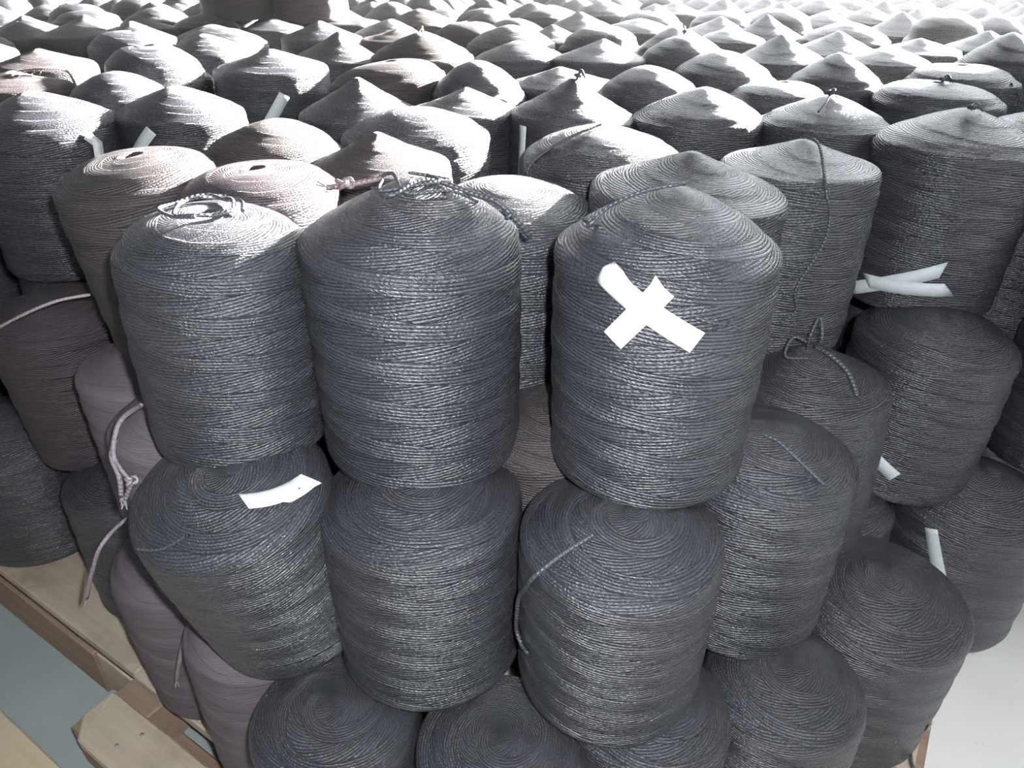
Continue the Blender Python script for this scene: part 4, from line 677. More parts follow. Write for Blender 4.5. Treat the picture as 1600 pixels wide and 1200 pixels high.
('',0,2.454,4.371,0.045,0.120,0.008,'k',2), ('',0,2.454,4.371,0.315,0.120,0.008,'k',2), ('',0,0.424,4.391,0.579,0.116,0.060,'k',2),
('',0,0.424,4.391,0.045,0.116,0.008,'k',2), ('',0,0.424,4.391,0.315,0.116,0.008,'k',2), ('',0,0.014,4.407,0.579,0.115,0.030,'k',2),
('',0,0.014,4.407,0.045,0.115,0.008,'k',2), ('',0,0.014,4.407,0.315,0.115,0.008,'k',2), ('',0,1.911,4.411,0.574,0.120,0.050,'k',2),
('',0,1.911,4.411,0.045,0.120,0.008,'k',2), ('',0,1.911,4.411,0.315,0.120,0.008,'k',2), ('',0,3.420,4.429,0.575,0.117,0.030,'k',2),
('',0,3.420,4.429,0.045,0.117,0.008,'k',2), ('',0,3.420,4.429,0.315,0.117,0.008,'k',2), ('',0,1.268,4.441,0.575,0.118,0.030,'k',2),
('',0,1.268,4.441,0.045,0.118,0.008,'k',2), ('',0,1.268,4.441,0.315,0.118,0.008,'k',2), ('',0,2.928,4.450,0.569,0.121,0.030,'k',2),
('',0,2.928,4.450,0.045,0.120,0.008,'k',2), ('',0,2.928,4.450,0.315,0.120,0.008,'k',2), ('',0,-3.825,4.452,0.584,0.122,0.045,'k',2),
('',0,-3.825,4.452,0.045,0.120,0.008,'k',2), ('',0,-3.825,4.452,0.315,0.120,0.008,'k',2), ('',0,-1.427,4.450,0.585,0.124,0.050,'k',2),
('',0,-1.427,4.450,0.045,0.120,0.008,'k',2), ('',0,-1.427,4.450,0.315,0.120,0.008,'k',2), ('',0,-3.305,4.471,0.579,0.116,0.060,'k',2),
('',0,-3.305,4.471,0.045,0.116,0.008,'k',2), ('',0,-3.305,4.471,0.315,0.116,0.008,'k',2), ('',0,-3.544,4.476,0.583,0.122,0.030,'k',2),
('',0,-3.544,4.476,0.045,0.120,0.008,'k',2), ('',0,-3.544,4.476,0.315,0.120,0.008,'k',2), ('',0,0.230,4.507,0.587,0.123,0.045,'k',2),
('',0,0.230,4.507,0.045,0.120,0.008,'k',2), ('',0,0.230,4.507,0.315,0.120,0.008,'k',2), ('',0,-2.140,4.490,0.586,0.120,0.060,'k',2),
('',0,-2.140,4.490,0.045,0.120,0.008,'k',2), ('',0,-2.140,4.490,0.315,0.120,0.008,'k',2), ('',0,-2.420,4.512,0.583,0.120,0.045,'k',2),
('',0,-2.420,4.512,0.045,0.120,0.008,'k',2), ('',0,-2.420,4.512,0.315,0.120,0.008,'k',2), ('',0,-1.680,4.522,0.574,0.123,0.060,'k',2),
('',0,-1.680,4.522,0.045,0.120,0.008,'k',2), ('',0,-1.680,4.522,0.315,0.120,0.008,'k',2), ('',0,0.719,4.517,0.582,0.116,0.050,'k',2),
('',0,0.719,4.517,0.045,0.116,0.008,'k',2), ('',0,0.719,4.517,0.315,0.116,0.008,'k',2), ('',0,-2.971,4.516,0.567,0.120,0.030,'k',2),
('',0,-2.971,4.516,0.045,0.120,0.008,'k',2), ('',0,-2.971,4.516,0.315,0.120,0.008,'k',2), ('',0,2.110,4.519,0.575,0.116,0.060,'k',2),
('',0,2.110,4.519,0.045,0.116,0.008,'k',2), ('',0,2.110,4.519,0.315,0.116,0.008,'k',2), ('',0,3.626,4.547,0.568,0.117,0.045,'k',2),
('',0,3.626,4.547,0.045,0.117,0.008,'k',2), ('',0,3.626,4.547,0.315,0.117,0.008,'k',2), ('',0,-1.082,4.516,0.577,0.116,0.050,'k',2),
('',0,-1.082,4.516,0.045,0.116,0.008,'k',2), ('',0,-1.082,4.516,0.315,0.116,0.008,'k',2), ('',0,3.159,4.534,0.572,0.123,0.060,'k',2),
('',0,3.159,4.534,0.045,0.120,0.008,'k',2), ('',0,3.159,4.534,0.315,0.120,0.008,'k',2), ('',0,-2.717,4.532,0.586,0.120,0.050,'k',2),
('',0,-2.717,4.532,0.045,0.120,0.008,'k',2), ('',0,-2.717,4.532,0.315,0.120,0.008,'k',2), ('',0,3.874,4.556,0.579,0.125,0.030,'k',2),
('',0,3.874,4.556,0.045,0.120,0.008,'k',2), ('',0,3.874,4.556,0.315,0.120,0.008,'k',2), ('',0,-0.719,4.560,0.573,0.124,0.050,'k',2),
('',0,-0.719,4.560,0.045,0.120,0.008,'k',2), ('',0,-0.719,4.560,0.315,0.120,0.008,'k',2), ('',0,-0.331,4.573,0.582,0.117,0.050,'k',2),
('',0,-0.331,4.573,0.045,0.117,0.008,'k',2), ('',0,-0.331,4.573,0.315,0.117,0.008,'k',2), ('',0,1.475,4.569,0.579,0.118,0.060,'k',2),
('',0,1.475,4.569,0.045,0.118,0.008,'k',2), ('',0,1.475,4.569,0.315,0.118,0.008,'k',2), ('',0,1.704,4.586,0.585,0.124,0.045,'k',2),
('',0,1.704,4.586,0.045,0.120,0.008,'k',2), ('',0,1.704,4.586,0.315,0.120,0.008,'k',2), ('',0,2.727,4.557,0.572,0.116,0.045,'k',2),
('',0,2.727,4.557,0.045,0.116,0.008,'k',2), ('',0,2.727,4.557,0.315,0.116,0.008,'k',2), ('',0,1.043,4.572,0.581,0.116,0.060,'k',2),
('',0,1.043,4.572,0.045,0.116,0.008,'k',2), ('',0,1.043,4.572,0.315,0.116,0.008,'k',2), ('',0,2.437,4.595,0.571,0.116,0.030,'k',2),
('',0,2.437,4.595,0.045,0.116,0.008,'k',2), ('',0,2.437,4.595,0.315,0.116,0.008,'k',2), ('',0,0.508,4.614,0.585,0.124,0.050,'k',2),
('',0,0.508,4.614,0.045,0.120,0.008,'k',2), ('',0,0.508,4.614,0.315,0.120,0.008,'k',2), ('',0,-0.081,4.641,0.569,0.123,0.045,'k',2),
('',0,-0.081,4.641,0.045,0.120,0.008,'k',2), ('',0,-0.081,4.641,0.315,0.120,0.008,'k',2), ('',0,3.372,4.646,0.584,0.121,0.030,'k',2),
('',0,3.372,4.646,0.045,0.120,0.008,'k',2), ('',0,3.372,4.646,0.315,0.120,0.008,'k',2), ('',0,-3.967,4.648,0.569,0.118,0.030,'k',2),
('',0,-3.967,4.648,0.045,0.118,0.008,'k',2), ('',0,-3.967,4.648,0.315,0.118,0.008,'k',2), ('',0,-2.263,4.675,0.577,0.118,0.030,'k',2),
('',0,-2.263,4.675,0.045,0.118,0.008,'k',2), ('',0,-2.263,4.675,0.315,0.118,0.008,'k',2), ('',0,-1.272,4.649,0.581,0.123,0.045,'k',2),
('',0,-1.272,4.649,0.045,0.120,0.008,'k',2), ('',0,-1.272,4.649,0.315,0.120,0.008,'k',2), ('',0,-1.929,4.645,0.580,0.119,0.050,'k',2),
('',0,-1.929,4.645,0.045,0.119,0.008,'k',2), ('',0,-1.929,4.645,0.315,0.119,0.008,'k',2), ('',0,2.934,4.687,0.586,0.123,0.045,'k',2),
('',0,2.934,4.687,0.045,0.120,0.008,'k',2), ('',0,2.934,4.687,0.315,0.120,0.008,'k',2), ('',0,-3.215,4.683,0.580,0.117,0.060,'k',2),
('',0,-3.215,4.683,0.045,0.117,0.008,'k',2), ('',0,-3.215,4.683,0.315,0.117,0.008,'k',2), ('',0,-3.674,4.691,0.573,0.115,0.050,'k',2),
('',0,-3.674,4.691,0.045,0.115,0.008,'k',2), ('',0,-3.674,4.691,0.315,0.115,0.008,'k',2), ('',0,1.909,4.689,0.579,0.119,0.050,'k',2),
('',0,1.909,4.689,0.045,0.119,0.008,'k',2), ('',0,1.909,4.689,0.315,0.119,0.008,'k',2), ('',0,-3.437,4.683,0.576,0.117,0.045,'k',2),
('',0,-3.437,4.683,0.045,0.117,0.008,'k',2), ('',0,-3.437,4.683,0.315,0.117,0.008,'k',2), ('',0,1.256,4.686,0.586,0.122,0.030,'k',2),
('',0,1.256,4.686,0.045,0.120,0.008,'k',2), ('',0,1.256,4.686,0.315,0.120,0.008,'k',2), ('',0,-1.530,4.721,0.572,0.122,0.050,'k',2),
('',0,-1.530,4.721,0.045,0.120,0.008,'k',2), ('',0,-1.530,4.721,0.315,0.120,0.008,'k',2), ('',0,4.058,4.709,0.570,0.123,0.045,'k',2),
('',0,4.058,4.709,0.045,0.120,0.008,'k',2), ('',0,4.058,4.709,0.315,0.120,0.008,'k',2), ('',0,0.829,4.720,0.584,0.117,0.030,'k',2),
('',0,0.829,4.720,0.045,0.117,0.008,'k',2), ('',0,0.829,4.720,0.315,0.117,0.008,'k',2), ('',0,-0.486,4.731,0.574,0.117,0.045,'k',2),
('',0,-0.486,4.731,0.045,0.117,0.008,'k',2), ('',0,-0.486,4.731,0.315,0.117,0.008,'k',2), ('',0,-0.944,4.733,0.570,0.120,0.050,'k',2),
('',0,-0.944,4.733,0.045,0.120,0.008,'k',2), ('',0,-0.944,4.733,0.315,0.120,0.008,'k',2), ('',0,2.602,4.748,0.571,0.118,0.060,'k',2),
('',0,2.602,4.748,0.045,0.118,0.008,'k',2), ('',0,2.602,4.748,0.315,0.118,0.008,'k',2), ('',0,-2.903,4.729,0.570,0.116,0.045,'k',2),
('',0,-2.903,4.729,0.045,0.116,0.008,'k',2), ('',0,-2.903,4.729,0.315,0.116,0.008,'k',2), ('',0,-2.520,4.735,0.580,0.117,0.045,'k',2),
('',0,-2.520,4.735,0.045,0.117,0.008,'k',2), ('',0,-2.520,4.735,0.315,0.117,0.008,'k',2), ('',0,2.248,4.721,0.575,0.118,0.050,'k',2),
('',0,2.248,4.721,0.045,0.118,0.008,'k',2), ('',0,2.248,4.721,0.315,0.118,0.008,'k',2), ('',0,3.166,4.762,0.580,0.117,0.060,'k',2),
('',0,3.166,4.762,0.045,0.117,0.008,'k',2), ('',0,3.166,4.762,0.315,0.117,0.008,'k',2), ('',0,0.221,4.750,0.567,0.122,0.060,'k',2),
('',0,0.221,4.750,0.045,0.120,0.008,'k',2), ('',0,0.221,4.750,0.315,0.120,0.008,'k',2), ('',0,3.718,4.773,0.586,0.120,0.030,'k',2),
('',0,3.718,4.773,0.045,0.120,0.008,'k',2), ('',0,3.718,4.773,0.315,0.120,0.008,'k',2), ('',0,1.459,4.805,0.575,0.122,0.050,'k',2),
('',0,1.459,4.805,0.045,0.120,0.008,'k',2), ('',0,1.459,4.805,0.315,0.120,0.008,'k',2), ('',0,-0.265,4.788,0.575,0.117,0.060,'k',2),
('',0,-0.265,4.788,0.045,0.117,0.008,'k',2), ('',0,-0.265,4.788,0.315,0.117,0.008,'k',2), ('',0,-1.779,4.805,0.582,0.116,0.030,'k',2),
('',0,-1.779,4.805,0.045,0.116,0.008,'k',2), ('',0,-1.779,4.805,0.315,0.116,0.008,'k',2), ('',0,-0.715,4.793,0.583,0.116,0.050,'k',2),
('',0,-0.715,4.793,0.045,0.116,0.008,'k',2), ('',0,-0.715,4.793,0.315,0.116,0.008,'k',2), ('',0,-2.076,4.836,0.579,0.118,0.045,'k',2),
('',0,-2.076,4.836,0.045,0.118,0.008,'k',2), ('',0,-2.076,4.836,0.315,0.118,0.008,'k',2), ('',0,-4.137,4.802,0.579,0.121,0.045,'k',2),
('',0,-4.137,4.802,0.045,0.120,0.008,'k',2), ('',0,-4.137,4.802,0.315,0.120,0.008,'k',2), ('',0,0.610,4.832,0.576,0.118,0.060,'k',2),
('',0,0.610,4.832,0.045,0.118,0.008,'k',2), ('',0,0.610,4.832,0.315,0.118,0.008,'k',2), ('',0,1.723,4.851,0.574,0.121,0.050,'k',2),
('',0,1.723,4.851,0.045,0.120,0.008,'k',2), ('',0,1.723,4.851,0.315,0.120,0.008,'k',2), ('',0,1.058,4.845,0.567,0.121,0.045,'k',2),
('',0,1.058,4.845,0.045,0.120,0.008,'k',2), ('',0,1.058,4.845,0.315,0.120,0.008,'k',2), ('',0,0.013,4.851,0.582,0.117,0.045,'k',2),
('',0,0.013,4.851,0.045,0.117,0.008,'k',2), ('',0,0.013,4.851,0.315,0.117,0.008,'k',2), ('',0,-3.896,4.871,0.570,0.124,0.050,'k',2),
('',0,-3.896,4.871,0.045,0.120,0.008,'k',2), ('',0,-3.896,4.871,0.315,0.120,0.008,'k',2), ('',0,2.404,4.872,0.586,0.115,0.030,'k',2),
('',0,2.404,4.872,0.045,0.115,0.008,'k',2), ('',0,2.404,4.872,0.315,0.115,0.008,'k',2), ('',0,3.378,4.877,0.580,0.119,0.050,'k',2),
('',0,3.378,4.877,0.045,0.119,0.008,'k',2), ('',0,3.378,4.877,0.315,0.119,0.008,'k',2), ('',0,-3.103,4.881,0.582,0.121,0.060,'k',2),
('',0,-3.103,4.881,0.045,0.120,0.008,'k',2), ('',0,-3.103,4.881,0.315,0.120,0.008,'k',2), ('',0,-1.312,4.874,0.576,0.119,0.050,'k',2),
('',0,-1.312,4.874,0.045,0.119,0.008,'k',2), ('',0,-1.312,4.874,0.315,0.119,0.008,'k',2), ('',0,-3.556,4.891,0.574,0.125,0.050,'k',2),
('',0,-3.556,4.891,0.045,0.120,0.008,'k',2), ('',0,-3.556,4.891,0.315,0.120,0.008,'k',2), ('',0,2.053,4.893,0.573,0.118,0.050,'k',2),
('',0,2.053,4.893,0.045,0.118,0.008,'k',2), ('',0,2.053,4.893,0.315,0.118,0.008,'k',2), ('',0,4.210,4.875,0.568,0.116,0.045,'k',2),
('',0,4.210,4.875,0.045,0.116,0.008,'k',2), ('',0,4.210,4.875,0.315,0.116,0.008,'k',2), ('',0,-2.706,4.884,0.577,0.122,0.060,'k',2),
('',0,-2.706,4.884,0.045,0.120,0.008,'k',2), ('',0,-2.706,4.884,0.315,0.120,0.008,'k',2), ('',0,-2.353,4.906,0.584,0.119,0.060,'k',2),
('',0,-2.353,4.906,0.045,0.119,0.008,'k',2), ('',0,-2.353,4.906,0.315,0.119,0.008,'k',2), ('',0,2.961,4.914,0.585,0.119,0.060,'k',2),
('',0,2.961,4.914,0.045,0.119,0.008,'k',2), ('',0,2.961,4.914,0.315,0.119,0.008,'k',2), ('',0,-1.074,4.918,0.579,0.121,0.030,'k',2),
('',0,-1.074,4.918,0.045,0.120,0.008,'k',2), ('',0,-1.074,4.918,0.315,0.120,0.008,'k',2), ('',0,1.273,4.931,0.567,0.116,0.050,'k',2),
('',0,1.273,4.931,0.045,0.116,0.008,'k',2), ('',0,1.273,4.931,0.315,0.116,0.008,'k',2), ('',0,-0.534,4.947,0.576,0.118,0.030,'k',2),
('',0,-0.534,4.947,0.045,0.118,0.008,'k',2), ('',0,-0.534,4.947,0.315,0.118,0.008,'k',2), ('',0,0.396,4.949,0.585,0.119,0.060,'k',2),
('',0,0.396,4.949,0.045,0.119,0.008,'k',2), ('',0,0.396,4.949,0.315,0.119,0.008,'k',2), ('',0,3.921,4.912,0.579,0.120,0.030,'k',2),
('',0,3.921,4.912,0.045,0.120,0.008,'k',2), ('',0,3.921,4.912,0.315,0.120,0.008,'k',2), ('',0,0.846,4.954,0.572,0.118,0.060,'k',2),
('',0,0.846,4.954,0.045,0.118,0.008,'k',2), ('',0,0.846,4.954,0.315,0.118,0.008,'k',2), ('',0,-3.319,4.951,0.579,0.121,0.030,'k',2),
('',0,-3.319,4.951,0.045,0.120,0.008,'k',2), ('',0,-3.319,4.951,0.315,0.120,0.008,'k',2), ('',0,-1.564,4.961,0.575,0.119,0.060,'k',2),
('',0,-1.564,4.961,0.045,0.119,0.008,'k',2), ('',0,-1.564,4.961,0.315,0.119,0.008,'k',2), ('',0,2.716,4.973,0.585,0.125,0.030,'k',2),
('',0,2.716,4.973,0.045,0.120,0.008,'k',2), ('',0,2.716,4.973,0.315,0.120,0.008,'k',2), ('',0,-1.898,4.987,0.585,0.117,0.050,'k',2),
('',0,-1.898,4.987,0.045,0.117,0.008,'k',2), ('',0,-1.898,4.987,0.315,0.117,0.008,'k',2), ('',0,3.617,5.005,0.586,0.115,0.045,'k',2),
('',0,3.617,5.005,0.045,0.115,0.008,'k',2), ('',0,3.617,5.005,0.315,0.115,0.008,'k',2), ('',0,-0.147,4.999,0.581,0.117,0.045,'k',2),
('',0,-0.147,4.999,0.045,0.117,0.008,'k',2), ('',0,-0.147,4.999,0.315,0.117,0.008,'k',2), ('',0,-4.315,5.031,0.582,0.121,0.045,'k',2),
('',0,-4.315,5.031,0.045,0.120,0.008,'k',2), ('',0,-4.315,5.031,0.315,0.120,0.008,'k',2), ('',0,-0.865,5.012,0.569,0.117,0.060,'k',2),
('',0,-0.865,5.012,0.045,0.117,0.008,'k',2), ('',0,-0.865,5.012,0.315,0.117,0.008,'k',2), ('',0,0.117,5.047,0.567,0.115,0.045,'k',2),
('',0,0.117,5.047,0.045,0.115,0.008,'k',2), ('',0,0.117,5.047,0.315,0.115,0.008,'k',2), ('',0,2.263,5.048,0.579,0.116,0.060,'k',2),
('',0,2.263,5.048,0.045,0.116,0.008,'k',2), ('',0,2.263,5.048,0.315,0.116,0.008,'k',2), ('',0,3.177,5.034,0.570,0.122,0.045,'k',2),
('',0,3.177,5.034,0.045,0.120,0.008,'k',2), ('',0,3.177,5.034,0.315,0.120,0.008,'k',2), ('',0,1.474,5.048,0.578,0.120,0.050,'k',2),
('',0,1.474,5.048,0.045,0.120,0.008,'k',2), ('',0,1.474,5.048,0.315,0.120,0.008,'k',2), ('',0,-2.524,5.051,0.582,0.120,0.060,'k',2),
('',0,-2.524,5.051,0.045,0.120,0.008,'k',2), ('',0,-2.524,5.051,0.315,0.120,0.008,'k',2), ('',0,-2.859,5.065,0.574,0.119,0.045,'k',2),
('',0,-2.859,5.065,0.045,0.119,0.008,'k',2), ('',0,-2.859,5.065,0.315,0.119,0.008,'k',2), ('',0,-3.731,5.041,0.584,0.116,0.030,'k',2),
('',0,-3.731,5.041,0.045,0.116,0.008,'k',2), ('',0,-3.731,5.041,0.315,0.116,0.008,'k',2), ('',0,1.908,5.065,0.567,0.119,0.060,'k',2),
('',0,1.908,5.065,0.045,0.119,0.008,'k',2), ('',0,1.908,5.065,0.315,0.119,0.008,'k',2), ('',0,-4.061,5.052,0.574,0.120,0.050,'k',2),
('',0,-4.061,5.052,0.045,0.120,0.008,'k',2), ('',0,-4.061,5.052,0.315,0.120,0.008,'k',2), ('',0,0.639,5.066,0.584,0.117,0.050,'k',2),
('',0,0.639,5.066,0.045,0.117,0.008,'k',2), ('',0,0.639,5.066,0.315,0.117,0.008,'k',2), ('',0,1.040,5.090,0.576,0.124,0.030,'k',2),
('',0,1.040,5.090,0.045,0.120,0.008,'k',2), ('',0,1.040,5.090,0.315,0.120,0.008,'k',2), ('',0,4.342,5.068,0.570,0.119,0.030,'k',2),
('',0,4.342,5.068,0.045,0.119,0.008,'k',2), ('',0,4.342,5.068,0.315,0.119,0.008,'k',2), ('',0,-3.101,5.109,0.576,0.119,0.050,'k',2),
('',0,-3.101,5.109,0.045,0.119,0.008,'k',2), ('',0,-3.101,5.109,0.315,0.119,0.008,'k',2), ('',0,-1.365,5.087,0.573,0.117,0.060,'k',2),
('',0,-1.365,5.087,0.045,0.117,0.008,'k',2), ('',0,-1.365,5.087,0.315,0.117,0.008,'k',2), ('',0,4.040,5.118,0.571,0.122,0.045,'k',2),
('',0,4.040,5.118,0.045,0.120,0.008,'k',2), ('',0,4.040,5.118,0.315,0.120,0.008,'k',2), ('',0,-2.190,5.116,0.586,0.124,0.030,'k',2),
('',0,-2.190,5.116,0.045,0.120,0.008,'k',2), ('',0,-2.190,5.116,0.315,0.120,0.008,'k',2), ('',0,3.426,5.121,0.571,0.124,0.045,'k',2),
('',0,3.426,5.121,0.045,0.120,0.008,'k',2), ('',0,3.426,5.121,0.315,0.120,0.008,'k',2), ('',0,2.548,5.130,0.578,0.116,0.045,'k',2),
('',0,2.548,5.130,0.045,0.116,0.008,'k',2), ('',0,2.548,5.130,0.315,0.116,0.008,'k',2), ('',0,-3.493,5.107,0.569,0.115,0.045,'k',2),
('',0,-3.493,5.107,0.045,0.115,0.008,'k',2), ('',0,-3.493,5.107,0.315,0.115,0.008,'k',2), ('',0,3.799,5.127,0.571,0.119,0.050,'k',2),
('',0,3.799,5.127,0.045,0.119,0.008,'k',2), ('',0,3.799,5.127,0.315,0.119,0.008,'k',2), ('',0,-0.355,5.131,0.580,0.120,0.060,'k',2),
('',0,-0.355,5.131,0.045,0.120,0.008,'k',2), ('',0,-0.355,5.131,0.315,0.120,0.008,'k',2), ('',0,-1.704,5.135,0.582,0.117,0.045,'k',2),
('',0,-1.704,5.135,0.045,0.117,0.008,'k',2), ('',0,-1.704,5.135,0.315,0.117,0.008,'k',2), ('',0,1.693,5.157,0.585,0.123,0.030,'k',2),
('',0,1.693,5.157,0.045,0.120,0.008,'k',2), ('',0,1.693,5.157,0.315,0.120,0.008,'k',2), ('',0,-1.109,5.148,0.574,0.120,0.050,'k',2),
('',0,-1.109,5.148,0.045,0.120,0.008,'k',2), ('',0,-1.109,5.148,0.315,0.120,0.008,'k',2), ('',0,-0.675,5.124,0.587,0.120,0.045,'k',2),
('',0,-0.675,5.124,0.045,0.120,0.008,'k',2), ('',0,-0.675,5.124,0.315,0.120,0.008,'k',2), ('',0,2.965,5.132,0.574,0.115,0.050,'k',2),
('',0,2.965,5.132,0.045,0.115,0.008,'k',2), ('',0,2.965,5.132,0.315,0.115,0.008,'k',2), ('',0,0.369,5.169,0.567,0.119,0.045,'k',2),
('',0,0.369,5.169,0.045,0.119,0.008,'k',2), ('',0,0.369,5.169,0.315,0.119,0.008,'k',2), ('',0,1.288,5.194,0.581,0.119,0.030,'k',2),
('',0,1.288,5.194,0.045,0.119,0.008,'k',2), ('',0,1.288,5.194,0.315,0.119,0.008,'k',2), ('',0,2.755,5.208,0.586,0.119,0.045,'k',2),
('',0,2.755,5.208,0.045,0.119,0.008,'k',2), ('',0,2.755,5.208,0.315,0.119,0.008,'k',2), ('',0,-0.072,5.213,0.581,0.121,0.030,'k',2),
('',0,-0.072,5.213,0.045,0.120,0.008,'k',2), ('',0,-0.072,5.213,0.315,0.120,0.008,'k',2), ('',0,-3.276,5.247,0.579,0.120,0.030,'k',2),
('',0,-3.276,5.247,0.045,0.120,0.008,'k',2), ('',0,-3.276,5.247,0.315,0.120,0.008,'k',2), ('',0,-4.487,5.227,0.583,0.119,0.030,'k',2),
('',0,-4.487,5.227,0.045,0.119,0.008,'k',2), ('',0,-4.487,5.227,0.315,0.119,0.008,'k',2), ('',0,-3.814,5.248,0.585,0.118,0.060,'k',2),
('',0,-3.814,5.248,0.045,0.118,0.008,'k',2), ('',0,-3.814,5.248,0.315,0.118,0.008,'k',2), ('',0,0.822,5.231,0.570,0.123,0.045,'k',2),
('',0,0.822,5.231,0.045,0.120,0.008,'k',2), ('',0,0.822,5.231,0.315,0.120,0.008,'k',2), ('',0,2.069,5.236,0.583,0.118,0.050,'k',2),
('',0,2.069,5.236,0.045,0.118,0.008,'k',2), ('',0,2.069,5.236,0.315,0.118,0.008,'k',2), ('',0,-2.370,5.250,0.570,0.115,0.050,'k',2),
('',0,-2.370,5.250,0.045,0.115,0.008,'k',2), ('',0,-2.370,5.250,0.315,0.115,0.008,'k',2), ('',0,-2.668,5.226,0.586,0.122,0.060,'k',2),
('',0,-2.668,5.226,0.045,0.120,0.008,'k',2), ('',0,-2.668,5.226,0.315,0.120,0.008,'k',2), ('',0,2.359,5.249,0.568,0.116,0.045,'k',2),
('',0,2.359,5.249,0.045,0.116,0.008,'k',2), ('',0,2.359,5.249,0.315,0.116,0.008,'k',2), ('',0,3.627,5.273,0.577,0.116,0.045,'k',2),
('',0,3.627,5.273,0.045,0.116,0.008,'k',2), ('',0,3.627,5.273,0.315,0.116,0.008,'k',2), ('',0,-4.220,5.270,0.573,0.122,0.050,'k',2),
('',0,-4.220,5.270,0.045,0.120,0.008,'k',2), ('',0,-4.220,5.270,0.315,0.120,0.008,'k',2), ('',0,4.456,5.276,0.578,0.121,0.045,'k',2),
('',0,4.456,5.276,0.045,0.120,0.008,'k',2), ('',0,4.456,5.276,0.315,0.120,0.008,'k',2), ('',0,-1.926,5.240,0.576,0.117,0.060,'k',2),
('',0,-1.926,5.240,0.045,0.117,0.008,'k',2), ('',0,-1.926,5.240,0.315,0.117,0.008,'k',2), ('',0,-0.893,5.245,0.571,0.122,0.050,'k',2),
('',0,-0.893,5.245,0.045,0.120,0.008,'k',2), ('',0,-0.893,5.245,0.315,0.120,0.008,'k',2), ('',0,3.151,5.291,0.568,0.119,0.030,'k',2),
('',0,3.151,5.291,0.045,0.119,0.008,'k',2), ('',0,3.151,5.291,0.315,0.119,0.008,'k',2), ('',0,-1.470,5.279,0.569,0.118,0.050,'k',2),
('',0,-1.470,5.279,0.045,0.118,0.008,'k',2), ('',0,-1.470,5.279,0.315,0.118,0.008,'k',2), ('',0,-2.918,5.280,0.576,0.117,0.060,'k',2),
('',0,-2.918,5.280,0.045,0.117,0.008,'k',2), ('',0,-2.918,5.280,0.315,0.117,0.008,'k',2), ('',0,0.156,5.281,0.569,0.118,0.060,'k',2),
('',0,0.156,5.281,0.045,0.118,0.008,'k',2), ('',0,0.156,5.281,0.315,0.118,0.008,'k',2), ('',0,0.574,5.294,0.586,0.118,0.030,'k',2),
('',0,0.574,5.294,0.045,0.118,0.008,'k',2), ('',0,0.574,5.294,0.315,0.118,0.008,'k',2)
]
